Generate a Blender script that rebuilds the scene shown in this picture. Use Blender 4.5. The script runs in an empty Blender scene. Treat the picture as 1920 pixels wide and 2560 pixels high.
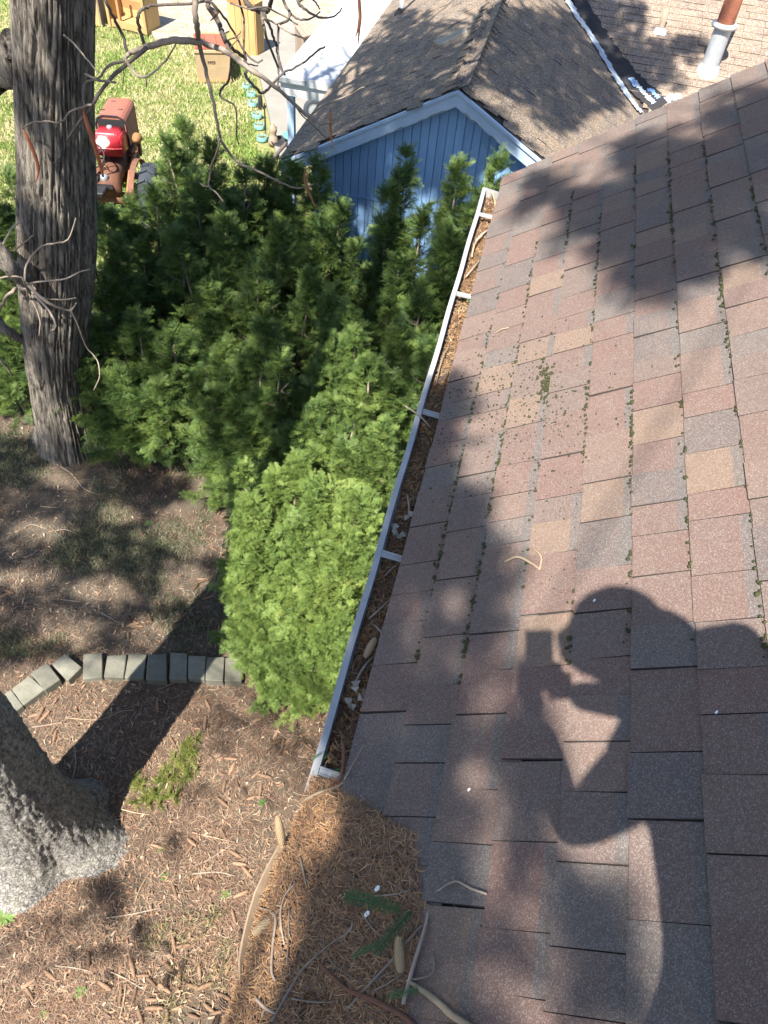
import bpy, bmesh, math, random
import numpy as np
from mathutils import Vector, Matrix, noise, Euler

random.seed(7); RNG = np.random.default_rng(7)
SC = bpy.context.scene
COL = SC.collection
PI = math.pi

# ------------------------------------------------------------------ camera, sky, sun, exposure
F_PX = 1883.4134                       # focal length in pixels of the 1920 x 2560 photograph
PITCH, ROLL, YAW, SLOPE = math.radians(49.6426), math.radians(6.6028), math.radians(7.6994), math.radians(34.3457)
EAVE = 4.6                             # height of the near roof's eave above the ground
CAM = np.array([0.1150, 0.0, 6.4954])
_r0 = np.array([math.cos(YAW), math.sin(YAW), 0]); _f0 = np.array([-math.sin(YAW), math.cos(YAW), 0]); _z0 = np.array([0, 0, 1.0])
FWD = _f0 * math.cos(PITCH) - _z0 * math.sin(PITCH); _u0 = _f0 * math.sin(PITCH) + _z0 * math.cos(PITCH)
RGT = _r0 * math.cos(ROLL) + _u0 * math.sin(ROLL); UPV = -_r0 * math.sin(ROLL) + _u0 * math.cos(ROLL)
cd = bpy.data.cameras.new('camera'); cam = bpy.data.objects.new('camera', cd); COL.objects.link(cam); SC.camera = cam
cd.sensor_fit = 'AUTO'; cd.sensor_width = 36; cd.lens = 36 * F_PX / 2560; cd.clip_start = 0.02; cd.clip_end = 2000
cam.matrix_world = Matrix(((RGT[0], UPV[0], -FWD[0], CAM[0]), (RGT[1], UPV[1], -FWD[1], CAM[1]), (RGT[2], UPV[2], -FWD[2], CAM[2]), (0, 0, 0, 1)))

def ray(x, y): return (x - 960) * RGT - (y - 1280) * UPV + F_PX * FWD
SUN = ray(1345, 1590); SUN = SUN / np.linalg.norm(SUN)      # direction the sunlight travels: the phone's own shadow lies there

W = bpy.data.worlds.new('World'); SC.world = W; W.use_nodes = True
wt = W.node_tree; bg = wt.nodes['Background']
sky = wt.nodes.new('ShaderNodeTexSky'); sky.sky_type = 'NISHITA'; sky.sun_disc = False
sky.sun_elevation = math.asin(-SUN[2]); sky.sun_rotation = math.atan2(-SUN[0], -SUN[1])
sky.air_density = 1.0; sky.dust_density = 0.6; sky.ozone_density = 1.4
wt.links.new(sky.outputs[0], bg.inputs[0]); bg.inputs[1].default_value = 0.085
sl = bpy.data.lights.new('sun', 'SUN'); sl.energy = 5.0; sl.angle = math.radians(0.53); sl.color = (1.0, 0.93, 0.82)
so = bpy.data.objects.new('sun', sl); COL.objects.link(so)
so.rotation_euler = Vector(SUN).to_track_quat('-Z', 'Y').to_euler(); so.location = (-3, -10, 20)
SC.view_settings.view_transform = 'Standard'; SC.view_settings.look = 'None'; SC.view_settings.gamma = 1.0
SC.view_settings.exposure = 1.5
SC.cycles.max_bounces = 4; SC.cycles.diffuse_bounces = 2; SC.cycles.glossy_bounces = 2; SC.cycles.transmission_bounces = 3; SC.cycles.transparent_max_bounces = 4

# ------------------------------------------------------------------ pixel helpers (a pixel gives a direction; distance comes from a surface)
TT = math.tan(SLOPE); CS, SS = math.cos(SLOPE), math.sin(SLOPE)
NROOF = np.array([-SS, 0, CS])
def atz(x, y, z): d = ray(x, y); return CAM + d * ((z - CAM[2]) / d[2])
def aty(x, y, Y): d = ray(x, y); return CAM + d * ((Y - CAM[1]) / d[1])
def onplane(x, y, p0, n): d = ray(x, y); return CAM + d * (((np.array(p0) - CAM) @ n) / (d @ n))
def onroof(x, y): return onplane(x, y, (0, 0, EAVE), NROOF)
def pxsize(px, P): return px * float((np.array(P) - CAM) @ FWD) / F_PX      # metres spanned by px pixels at point P
def rp(u, y, h=0.0): return np.array([u * CS - h * SS, y, EAVE + u * SS + h * CS])   # roof coordinates: up the slope, along the eave, off the roof

# ------------------------------------------------------------------ materials
def mat(name, col=(.5, .5, .5), rough=.8, metal=0, spec=.3):
    m = bpy.data.materials.new(name); m.use_nodes = True
    b = m.node_tree.nodes['Principled BSDF']
    b.inputs['Base Color'].default_value = (*col, 1); b.inputs['Roughness'].default_value = rough; b.inputs['Metallic'].default_value = metal
    b.inputs['Specular IOR Level'].default_value = spec
    return m
class NT:
    def __init__(s, m): s.t = m.node_tree; s.b = s.t.nodes['Principled BSDF']; s.out = s.t.nodes['Material Output']
    def n(s, k, **kw):
        o = s.t.nodes.new(k)
        for a, v in kw.items(): setattr(o, a, v)
        return o
    def l(s, a, b): s.t.links.new(a, b)
    def pos(s): return s.n('ShaderNodeNewGeometry').outputs['Position']
    def objc(s): return s.n('ShaderNodeTexCoord').outputs['Object']
    def mapp(s, v, sc=(1, 1, 1), rot=(0, 0, 0)):
        o = s.n('ShaderNodeMapping'); o.inputs['Scale'].default_value = sc; o.inputs['Rotation'].default_value = rot; s.l(v, o.inputs[0]); return o.outputs[0]
    def noise(s, v, sc, det=4, rough=.6, dist=0):
        o = s.n('ShaderNodeTexNoise'); o.inputs['Scale'].default_value = sc; o.inputs['Detail'].default_value = det; o.inputs['Roughness'].default_value = rough; o.inputs['Distortion'].default_value = dist
        s.l(v, o.inputs['Vector']); return o.outputs['Fac']
    def vor(s, v, sc, feat='F1', out='Distance', rnd=1):
        o = s.n('ShaderNodeTexVoronoi', feature=feat); o.inputs['Scale'].default_value = sc; o.inputs['Randomness'].default_value = rnd; s.l(v, o.inputs['Vector']); return o.outputs[out]
    def ramp(s, v, stops, interp='LINEAR'):
        o = s.n('ShaderNodeValToRGB'); o.color_ramp.interpolation = interp; e = o.color_ramp.elements
        while len(e) < len(stops): e.new(.5)
        for i, (p, c) in enumerate(stops):
            e[i].position = p; e[i].color = (*c, 1) if isinstance(c, (tuple, list)) else (c, c, c, 1)
        s.l(v, o.inputs[0]); return o.outputs[0]
    def mix(s, f, a, b, mode='MIX'):
        o = s.n('ShaderNodeMix', data_type='RGBA', blend_type=mode); o.clamp_factor = True
        for k, v in ((0, f), (6, a), (7, b)):
            if isinstance(v, bpy.types.NodeSocket): s.l(v, o.inputs[k])
            elif k == 0: o.inputs[0].default_value = v
            else: o.inputs[k].default_value = (*v, 1) if isinstance(v, (tuple, list)) else (v, v, v, 1)
        return o.outputs[2]
    def math(s, op, a, b=0.0, c=None):
        o = s.n('ShaderNodeMath', operation=op)
        for k, v in ((0, a), (1, b), (2, c)):
            if v is None: continue
            if isinstance(v, bpy.types.NodeSocket): s.l(v, o.inputs[k])
            else: o.inputs[k].default_value = v
        return o.outputs[0]
    def bump(s, h, st=.5, d=.01):
        o = s.n('ShaderNodeBump'); o.inputs['Strength'].default_value = st; o.inputs['Distance'].default_value = d; s.l(h, o.inputs['Height']); s.l(o.outputs[0], s.b.inputs['Normal']); return o
    def col(s, c): s.l(c, s.b.inputs['Base Color'])
    def rough(s, c): s.l(c, s.b.inputs['Roughness'])
    def rnd(s): return s.n('ShaderNodeObjectInfo').outputs['Random']
    def attr(s, nm, out='Color'): return s.n('ShaderNodeAttribute', attribute_name=nm).outputs[out]

def m_simple(name, c1, c2, scale=6, rough=.8, metal=0, bump=.2, bd=.004, stretch=(1, 1, 1), rnd=.25, spec=.3):
    """two-tone weathered surface with fine grain and a per-object brightness shift"""
    m = mat(name, c1, rough, metal, spec); t = NT(m); v = t.mapp(t.objc(), stretch)
    n1 = t.noise(v, scale, 6, .65); c = t.mix(t.ramp(n1, [(.3, 0.0), (.7, 1.0)]), c1, c2)
    k = t.math('MULTIPLY_ADD', t.rnd(), rnd, 1 - rnd / 2); cb = t.n('ShaderNodeCombineXYZ')
    for i in range(3): t.l(k, cb.inputs[i])
    c = t.mix(1.0, c, cb.outputs[0], 'MULTIPLY'); t.col(c)
    n2 = t.noise(v, scale * 9, 4, .7); t.bump(n2, bump, bd)
    r = t.math('MULTIPLY_ADD', n1, .3, rough - .15); t.rough(r)
    return m

def m_shingle(name, stops, speck=.5, scale=170, strip=True, dirt=.35, cell=None, light=(.62, .58, .54)):
    m = mat(name, (.2, .15, .13), .92, 0, .2); t = NT(m); p = t.pos()
    if cell is None: r = t.rnd()
    else:
        w = t.n('ShaderNodeTexWhiteNoise', noise_dimensions='3D'); q = t.n('ShaderNodeVectorMath', operation='FLOOR'); t.l(t.mapp(p, cell), q.inputs[0]); t.l(q.outputs[0], w.inputs['Vector']); r = w.outputs['Value']
    c = t.ramp(r, stops, 'CONSTANT')
    bl = t.noise(p, 11, 4, .7); c = t.mix(t.ramp(bl, [(.42, 0.0), (.64, .55)]), c, (.2, .145, .122) if strip else c)
    big = t.noise(p, 5, 3, .6); c = t.mix(t.math('MULTIPLY', big, dirt), c, (.085, .075, .075))
    if strip:
        uv = t.n('ShaderNodeSeparateXYZ'); t.l(t.attr('edge', 'Vector'), uv.inputs[0])
        st = t.math('GREATER_THAN', t.math('ADD', uv.outputs[0], t.math('MULTIPLY', t.noise(p, 60), .08)), .84)
        on = t.math('GREATER_THAN', t.math('FRACT', t.math('MULTIPLY', r, 17.3)), .42)
        c = t.mix(t.math('MULTIPLY', t.math('MULTIPLY', st, on), .75), c, (.138, .126, .122))
    vc = t.n('ShaderNodeTexVoronoi'); vc.inputs['Scale'].default_value = scale; t.l(p, vc.inputs['Vector'])
    sx = t.n('ShaderNodeSeparateXYZ'); t.l(vc.outputs['Color'], sx.inputs[0])
    c = t.mix(t.math('MULTIPLY', t.ramp(sx.outputs[0], [(.0, 1.0), (.45, 0.0)]), speck), c, (.03, .027, .03))
    c = t.mix(t.math('MULTIPLY', t.ramp(sx.outputs[1], [(.62, 0.0), (.98, 1.0)]), speck), c, light)
    t.col(c)
    fine = t.noise(p, scale * 1.6, 2, .8)
    t.bump(t.math('ADD', t.math('MULTIPLY', sx.outputs[2], .6), fine), .7, .003)
    return m

def m_leaf(name, dark, mid, lite, trans=.25, rough=.45):
    m = mat(name, mid, rough, 0, .35); t = NT(m)
    r = t.rnd(); tip = t.attr('tip', 'Fac'); p = t.pos()
    r = t.math('ADD', t.math('MULTIPLY', r, .5), t.math('MULTIPLY', t.ramp(t.noise(p, 2.2, 3, .6), [(.3, 0.0), (.72, 1.0)]), .5))
    c = t.ramp(r, [(0, dark), (.5, mid), (1, lite)])
    c = t.mix(t.math('MULTIPLY', tip, .55), c, lite)
    t.col(c)
    tr = t.n('ShaderNodeBsdfTranslucent'); t.l(c, tr.inputs[0]); mx = t.n('ShaderNodeMixShader'); mx.inputs[0].default_value = trans
    t.l(t.b.outputs[0], mx.inputs[1]); t.l(tr.outputs[0], mx.inputs[2]); t.l(mx.outputs[0], t.out.inputs['Surface'])
    return m

def m_attrcol(name, rough=.8, bump=None):
    m = mat(name, (.3, .2, .1), rough); t = NT(m); t.col(t.attr('col')); return m

def m_bark(name, c1, c2, c3, sc=(14, 14, 2.2), bd=.03, plates=False):
    m = mat(name, c1, .9, 0, .2); t = NT(m); o = t.objc(); v = t.mapp(o, sc)
    if plates:
        wv = t.n('ShaderNodeVectorMath', operation='ADD'); nz = t.n('ShaderNodeTexNoise'); nz.inputs['Scale'].default_value = 13; nz.inputs['Detail'].default_value = 5; t.l(o, nz.inputs['Vector']); sc_ = t.n('ShaderNodeVectorMath', operation='SCALE'); t.l(nz.outputs['Color'], sc_.inputs[0]); sc_.inputs['Scale'].default_value = .11; t.l(o, wv.inputs[0]); t.l(sc_.outputs[0], wv.inputs[1])
        d = t.vor(t.mapp(wv.outputs[0], (1, 1, 1.25)), 26, 'DISTANCE_TO_EDGE'); h = t.ramp(d, [(0, .1), (.05, .7), (.3, 1.0)]); n = t.noise(t.mapp(o, (1, 1, .8)), 24, 6, .72); ps = t.math('ADD', t.math('MULTIPLY', h, .5), n)
        wn = t.noise(o, 3.5, 3)
        c = t.mix(t.math('MULTIPLY', h, t.ramp(n, [(.37, .2), (.49, 1.0)])), c3, t.mix(t.ramp(n, [(.4, 0.0), (.62, 1.0)]), c1, c2)); c = t.mix(t.ramp(wn, [(.5, 0.0), (.7, .5)]), c, (.30, .29, .24))
    else:
        n = t.noise(v, 1.3, 6, .65, .6); g = t.noise(t.mapp(o, (34, 34, 5)), 1.5, 5, .7)
        ps = t.math('ADD', n, t.math('MULTIPLY', g, .5)); c = t.mix(t.ramp(n, [(.38, 0.0), (.6, 1.0)]), c3, c1); c = t.mix(t.ramp(g, [(.45, 0.0), (.75, 1.0)]), c, c2)
    t.col(c); t.bump(ps, .9, bd); return m

M = {}
M['shingle'] = m_shingle('near_shingles', [(0, (.198, .126, .106)), (.22, (.222, .150, .122)), (.40, (.252, .172, .125)), (.52, (.190, .136, .118)), (.66, (.176, .148, .134)), (.78, (.208, .126, .105)), (.90, (.152, .124, .116))], .26, 520)
M['shingle_far'] = m_shingle('weathered_brown_shingles', [(0, (.185, .138, .098)), (.2, (.225, .165, .112)), (.4, (.155, .118, .09)), (.6, (.25, .18, .118)), (.8, (.20, .15, .106))], .4, 90, False, .35)
M['shingle_tan'] = m_shingle('tan_shingles', [(0, (.25, .185, .135)), (.25, (.28, .21, .155)), (.5, (.22, .165, .125)), (.75, (.26, .195, .15))], .35, 80, False, .3)
M['shingle_rest'] = m_shingle('near_shingles_far_part', [(0, (.175, .105, .088)), (.3, (.205, .135, .105)), (.5, (.142, .135, .14)), (.75, (.185, .12, .10))], .34, 330, False, .35, (5, 6, 8))
M['white_metal'] = m_simple('white_aluminium', (.40, .41, .42), (.29, .31, .32), 9, .35, 0, .08, .002, spec=.5)
M['tan_metal'] = m_simple('stained_gutter_metal', (.30, .225, .155), (.20, .145, .095), 12, .6, 0, .2, .002)
M['gutter_in'] = m_simple('dirty_gutter_inside', (.30, .29, .26), (.16, .14, .11), 14, .7)
M['bark1'] = m_bark('furrowed_bark', (.23, .205, .175), (.34, .305, .26), (.055, .048, .042), bd=.045)
M['bark2'] = m_bark('scaly_grey_bark', (.25, .238, .222), (.35, .335, .315), (.075, .066, .06), bd=.02, plates=True)
M['twig'] = m_simple('grey_brown_twig', (.30, .25, .205), (.20, .16, .13), 25, .85, 0, .4, .003, rnd=.5)
M['twig_dark'] = m_simple('dark_twig', (.145, .12, .105), (.09, .076, .068), 25, .85, 0, .4, .003, rnd=.4)
M['stick'] = m_simple('dry_stick', (.34, .28, .23), (.22, .17, .13), 30, .9, 0, .5, .003, rnd=.6)
M['stick_red'] = m_simple('red_brown_stick', (.12, .055, .038), (.19, .09, .055), 30, .8, 0, .4, .003)
M['stick_bare'] = m_simple('peeled_stick', (.40, .32, .22), (.25, .18, .115), 18, .7, 0, .4, .003, (1, 1, 1))
M['pod'] = m_simple('brown_seed_pod', (.17, .075, .04), (.24, .11, .055), 20, .7, rnd=.4)
M['pod_red'] = m_simple('orange_seed_pod', (.36, .12, .055), (.24, .08, .04), 20, .6)
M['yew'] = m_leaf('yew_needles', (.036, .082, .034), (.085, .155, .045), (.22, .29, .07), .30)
M['yew_sunlit'] = m_leaf('yew_needles_sunlit', (.085, .155, .045), (.165, .26, .066), (.31, .385, .11), .28)  # lighter copy of the yew colour, standing in for sunlit sprays
M['yew_dead'] = m_leaf('dead_yew_needles', (.30, .10, .035), (.40, .14, .045), (.45, .2, .07), .2)
M['fir'] = m_leaf('fir_needles', (.035, .085, .03), (.055, .125, .04), (.10, .18, .06), .2)
M['pine'] = m_leaf('pine_needles_fresh', (.08, .13, .03), (.17, .21, .05), (.32, .31, .10), .2)
M['weed'] = m_leaf('weed_leaves', (.05, .13, .03), (.09, .2, .04), (.2, .3, .08), .3)
M['grass'] = m_attrcol('grass_blades')
M['litter'] = m_attrcol('litter')
M['needles'] = m_attrcol('dry_needles', .75)
M['moss'] = m_simple('moss', (.028, .034, .014), (.06, .066, .024), 60, .95, 0, .6, .003, rnd=.0)
M['cone'] = m_simple('cone_scales', (.30, .20, .13), (.19, .115, .075), 60, .8, 0, .5, .003, rnd=.9)
M['cone_open'] = m_simple('open_cone_scales', (.14, .10, .08), (.07, .05, .04), 50, .85, 0, .4, .003)
M['block'] = m_simple('grey_concrete_block', (.215, .205, .17), (.125, .128, .10), 7, .95, 0, .8, .006, rnd=.45)
M['siding'] = m_simple('blue_siding', (.185, .345, .60), (.25, .42, .67), 4, .75, 0, .3, .003, (3, 3, .6), rnd=.16)
M['fascia'] = m_simple('pale_blue_fascia', (.33, .455, .62), (.42, .54, .69), 7, .6, 0, .3, .003, rnd=.1)
M['peel'] = m_simple('bare_weathered_wood', (.30, .27, .22), (.22, .2, .17), 25, .9, 0, .5, .003)
M['white_paint'] = m_simple('white_paint', (.66, .67, .66), (.54, .56, .56), 6, .6, 0, .2, .003, rnd=.1)
M['porch'] = m_simple('white_coated_roof', (.47, .50, .53), (.39, .42, .46), 3, .7, 0, .1, .002)
M['coat'] = m_simple('silver_white_coating', (.50, .57, .66), (.36, .43, .53), 16, .6, 0, .4, .006)  # blue tint in the colour holds the skylight on white coating
M['coat_skylit'] = m_simple('skylit_blue_coating', (.10, .28, .62), (.35, .52, .75), 18, .6, 0, .4, .006)  # white coating with reflected sky blue put into its colour
M['tar'] = m_simple('black_roof_tar', (.022, .022, .026), (.04, .038, .04), 20, .75, 0, .5, .006)
M['galv'] = m_simple('galvanised_steel', (.50, .53, .56), (.38, .41, .44), 8, .42, .35, .1, .002)
M['rust'] = m_simple('rusty_steel', (.26, .095, .055), (.17, .065, .04), 14, .8, 0, .3, .003)
M['pvc'] = m_simple('white_pvc', (.66, .68, .69), (.58, .6, .62), 8, .45, 0, .05, .002)
M['pine_wood'] = m_simple('fresh_pine_boards', (.50, .335, .15), (.42, .26, .11), 5, .7, 0, .3, .003, (1.2, 1.2, .25), rnd=.25)
M['pine_red'] = m_simple('warm_pine_boards', (.42, .22, .10), (.36, .18, .08), 5, .7, 0, .3, .003)
M['ply'] = m_simple('weathered_plywood', (.44, .335, .205), (.36, .25, .14), 5, .8, 0, .3, .003)
M['red_lid'] = m_simple('faded_red_lid', (.36, .10, .065), (.28, .08, .05), 7, .8, 0, .3, .003)
M['grey_wood'] = m_simple('grey_weathered_wood', (.34, .26, .20), (.25, .19, .15), 6, .85, 0, .4, .003, (1, .3, 1), rnd=.3)
M['ink'] = mat('faded_black_stencil', (.05, .035, .03), .9)
M['concrete'] = m_simple('patio_concrete', (.25, .24, .215), (.20, .193, .175), 2.2, .95, 0, .3, .003)
M['turq'] = m_simple('turquoise_plastic', (.13, .36, .34), (.2, .42, .4), 9, .5, 0, .1, .002)
M['soil'] = m_simple('potting_soil', (.17, .13, .085), (.1, .08, .05), 30, .95, 0, .8, .01)
M['black'] = m_simple('black_plastic', (.02, .02, .022), (.035, .035, .04), 12, .6)
M['dark'] = mat('opening_shade', (.02, .022, .024), .8)  # near black stands in for the shade inside gaps and openings
M['rubber'] = m_simple('tyre_rubber', (.035, .043, .058), (.05, .058, .07), 14, .8, 0, .3, .003)
M['tractor_red'] = m_simple('faded_tractor_red', (.33, .085, .065), (.27, .12, .075), 6, .6, 0, .2, .002)
M['hood'] = m_simple('rusted_red_hood', (.30, .105, .08), (.22, .095, .06), 5, .65, 0, .3, .003)
M['iron'] = m_simple('rusty_cast_iron', (.20, .085, .05), (.11, .06, .045), 12, .8, 0, .4, .004)
M['ochre'] = m_simple('ochre_rusted_iron', (.33, .19, .075), (.22, .10, .05), 12, .8, 0, .3, .004)
M['chrome'] = m_simple('dull_chrome', (.55, .6, .64), (.4, .45, .5), 10, .3, .6)
M['house_wall'] = m_simple('house_siding', (.5, .5, .47), (.45, .45, .43), 4, .8)
M['deck'] = m_simple('roof_deck', (.05, .045, .042), (.04, .035, .035), 6, .9)
M['shirt'] = m_simple('dark_shirt', (.05, .06, .09), (.04, .05, .07), 8, .9)
M['skin'] = mat('skin', (.45, .28, .2), .6)
M['hair'] = mat('hair', (.06, .045, .03), .7)
M['edge'] = mat('cut_shingle_edge', (.045, .038, .036), .9)
def edges_dark(o): o.data.materials.append(M['edge']); o.data.polygons.foreach_set('material_index', [1, 0, 1, 1, 1, 1] * (len(o.data.polygons) // 6)); return o
M['dropping'] = mat('white_spot', (.75, .75, .72), .8)

# tank: glossy red paint with a white patch on its rear side
def _tank():
    m = mat('patched_red_tank', (.45, .02, .03), .35, 0, .5); t = NT(m); o = t.objc(); n = t.noise(o, 14, 6, .7, .6)
    sx = t.n('ShaderNodeSeparateXYZ'); t.l(o, sx.inputs[0])
    d = t.n('ShaderNodeVectorMath', operation='DISTANCE'); t.l(o, d.inputs[0]); d.inputs[1].default_value = (-.05, -.2, .03)
    k = t.math('SUBTRACT', t.math('ADD', t.math('MULTIPLY', n, .2), .0), d.outputs['Value'])
    c = t.mix(t.ramp(k, [(.0, 0.0), (.02, 1.0)]), (.42, .025, .035), (.52, .42, .43)); t.col(t.mix(t.ramp(n, [(.6, 0.0), (.75, .5)]), c, (.28, .03, .03))); return m
M['tank'] = _tank()

def _ground():
    m = mat('ground', (.2, .14, .1), .97, 0, .15); t = NT(m); p = t.pos()
    a = t.noise(p, 1.6, 6, .65); b = t.noise(p, 9, 6, .7); cf = t.noise(p, 70, 4, .75)
    duff = t.ramp(b, [(.3, (.065, .048, .036)), (.5, (.13, .092, .066)), (.68, (.21, .15, .105))])
    duff = t.mix(t.ramp(a, [(.42, 0.0), (.62, .8)]), duff, (.145, .125, .095)); duff = t.mix(t.math('MULTIPLY', cf, .5), duff, (.05, .036, .028))
    lawn = t.ramp(b, [(.3, (.11, .165, .04)), (.5, (.20, .225, .075)), (.7, (.34, .31, .15))])
    lawn = t.mix(t.ramp(cf, [(.4, 0.0), (.7, .7)]), lawn, (.36, .32, .18))
    sx = t.n('ShaderNodeSeparateXYZ'); t.l(p, sx.inputs[0])
    e = t.math('ADD', sx.outputs[1], t.math('MULTIPLY', a, 1.6))
    t.col(t.mix(t.ramp(t.math('MULTIPLY_ADD', e, .25, -1.95), [(0, 0.0), (.4, 1.0)]), duff, lawn))
    t.bump(t.math('ADD', b, t.math('MULTIPLY', cf, .6)), .8, .03); return m
M['ground'] = _ground()
def _gravel():
    m = mat('gravel', (.3, .26, .2), .95); t = NT(m); p = t.pos(); a = t.noise(p, 3, 5, .7); v = t.n('ShaderNodeTexVoronoi'); v.inputs['Scale'].default_value = 34; t.l(p, v.inputs['Vector'])
    sx = t.n('ShaderNodeSeparateXYZ'); t.l(v.outputs['Color'], sx.inputs[0])
    t.col(t.mix(t.ramp(a, [(.4, 0.0), (.62, .7)]), t.ramp(sx.outputs[0], [(0, (.25, .21, .16)), (.5, (.4, .35, .29)), (1, (.48, .43, .37))]), (.25, .21, .14))); t.bump(v.outputs['Distance'], .8, .02); return m
M['gravel'] = _gravel()

# ------------------------------------------------------------------ mesh helpers
class MB:
    def __init__(s): s.v = []; s.f = []; s.c = []
    def add(s, vs, fs):
        o = len(s.v); s.v += [tuple(map(float, q)) for q in vs]; s.f += [tuple(i + o for i in f) for f in fs]; return s
    def hexa(s, q): return s.add(q, [(0, 3, 2, 1), (4, 5, 6, 7), (0, 1, 5, 4), (1, 2, 6, 5), (2, 3, 7, 6), (3, 0, 4, 7)])
    def box(s, x0, x1, y0, y1, z0, z1): return s.hexa([(x0, y0, z0), (x1, y0, z0), (x1, y1, z0), (x0, y1, z0), (x0, y0, z1), (x1, y0, z1), (x1, y1, z1), (x0, y1, z1)])
    def obox(s, p, ax, ay, az):
        """box from corner p with edge vectors"""
        p, ax, ay, az = map(np.array, (p, ax, ay, az)); return s.hexa([p, p + ax, p + ax + ay, p + ay, p + az, p + ax + az, p + ax + ay + az, p + ay + az])
    def prism(s, top, down):
        """polygon top (ccw from outside) extruded by vector down"""
        n = len(top); d = np.array(down); vs = [np.array(q) for q in top] + [np.array(q) + d for q in top]
        return s.add(vs, [tuple(range(n)), tuple(range(2 * n - 1, n - 1, -1))] + [(i, n + i, n + (i + 1) % n, (i + 1) % n) for i in range(n)])
    def tube(s, path, rad, n=8, cap=True, jit=0):
        P = [Vector(p) for p in path]; k = len(P); R = [rad] * k if isinstance(rad, (int, float)) else list(rad)
        t0 = (P[1] - P[0]).normalized(); a = t0.orthogonal().normalized(); vs = []; fs = []
        for i in range(k):
            t = (P[min(i + 1, k - 1)] - P[max(i - 1, 0)]).normalized(); a = (a - t * a.dot(t)).normalized(); b = t.cross(a)
            for j in range(n):
                th = 2 * PI * j / n; r = R[i] * (1 + (random.uniform(-jit, jit) if jit else 0)); vs.append(P[i] + (a * math.cos(th) + b * math.sin(th)) * r)
        for i in range(k - 1):
            for j in range(n): fs.append((i * n + j, i * n + (j + 1) % n, (i + 1) * n + (j + 1) % n, (i + 1) * n + j))
        if cap: fs += [tuple(range(n - 1, -1, -1)), tuple(range((k - 1) * n, k * n))]
        return s.add(vs, fs)
    def lathe(s, prof, c=(0, 0, 0), n=20, axis='z'):
        vs = []; fs = []
        for r, h in prof:
            for j in range(n):
                th = 2 * PI * j / n; x, y = r * math.cos(th), r * math.sin(th)
                q = {'z': (x, y, h), 'x': (h, x, y), 'y': (y, h, x)}[axis]; vs.append((q[0] + c[0], q[1] + c[1], q[2] + c[2]))
        for i in range(len(prof) - 1):
            for j in range(n): fs.append((i * n + j, i * n + (j + 1) % n, (i + 1) * n + (j + 1) % n, (i + 1) * n + j))
        return s.add(vs, fs)
    def mesh(s, name):
        m = bpy.data.meshes.new(name); m.from_pydata(s.v, [], s.f); m.validate(clean_customdata=False); m.update(); return m
def link(name, me, m=None, parent=None, smooth=False):
    o = bpy.data.objects.new(name, me); COL.objects.link(o)
    if me is not None and m is not None and not me.materials: me.materials.append(m)
    if parent is not None: o.parent = parent
    if smooth and me is not None: me.polygons.foreach_set('use_smooth', [True] * len(me.polygons))
    return o
def obj(name, mb, m, parent=None, smooth=False, bevel=0, origin=None):
    if origin is not None:
        ov = np.array(origin, float); mb.v = [tuple(np.array(q) - ov) for q in mb.v]
    me = mb.mesh(name)
    if bevel:
        bm = bmesh.new(); bm.from_mesh(me); bmesh.ops.bevel(bm, geom=bm.edges[:], offset=bevel, segments=1, affect='EDGES', clamp_overlap=True); bm.to_mesh(me); bm.free()
    o = link(name, me, m, parent, smooth)
    if origin is not None: o.location = origin
    return o
def thing(name, label, cat, loc=(0, 0, 0), rz=0, group=None):
    o = bpy.data.objects.new(name, None); COL.objects.link(o); o.location = loc; o.rotation_euler = (0, 0, rz); o.empty_display_size = .1
    return tag(o, label, cat, group)
def tag(o, label, cat, group=None):
    o['label'] = label; o['category'] = cat
    if group: o['group'] = group
    return o
def struct(o): o['kind'] = 'structure'; return o
def stuff(o): o['kind'] = 'stuff'; return o
def arrays_mesh(name, V, Q, cols=None):
    """fast mesh from numpy vertices and quads, with an optional per-vertex colour"""
    me = bpy.data.meshes.new(name); me.vertices.add(len(V)); me.vertices.foreach_set('co', V.astype(np.float32).ravel())
    me.loops.add(Q.size); me.loops.foreach_set('vertex_index', Q.astype(np.int32).ravel()); k = Q.shape[1]
    me.polygons.add(len(Q)); me.polygons.foreach_set('loop_start', np.arange(0, Q.size, k, dtype=np.int32)); me.polygons.foreach_set('loop_total', np.full(len(Q), k, np.int32))
    if cols is not None:
        a = me.attributes.new('col', 'FLOAT_COLOR', 'POINT'); a.data.foreach_set('color', np.concatenate([cols, np.ones((len(cols), 1))], 1).astype(np.float32).ravel())
    me.update(calc_edges=True); return me
def strands(P, D, L, Wd, cols, bend=.15, up=None):
    """flat bent strips (two quads each): centres P, unit directions D, lengths L, widths Wd"""
    n = len(P); up = np.tile([0, 0, 1.0], (n, 1)) if up is None else up
    side = np.cross(D, up); side /= np.linalg.norm(side, axis=1, keepdims=True) + 1e-9; nr = np.cross(side, D)
    bnd = (RNG.random((n, 1)) - .3) * bend; sb = (RNG.random((n, 1)) - .5) * 2 * bend; h = L[:, None] / 2; w = Wd[:, None] / 2
    mid = P + nr * bnd * L[:, None] + side * sb * L[:, None]; a, b = P - D * h, P + D * h
    V = np.stack([a - side * w * .6, a + side * w * .6, mid - side * w, mid + side * w, b - side * w * .4, b + side * w * .4], 1).reshape(-1, 3)
    i = np.arange(n)[:, None] * 6; Q = np.concatenate([i + np.array([[0, 1, 3, 2]]), i + np.array([[2, 3, 5, 4]])], 0)
    return V, Q, np.repeat(cols, 6, 0)
def pick(cols, n, jit=.25):
    c = np.array(cols)[RNG.integers(0, len(cols), n)]; return np.clip(c * (1 + (RNG.random((n, 1)) - .5) * 2 * jit), 0, 1)
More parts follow.
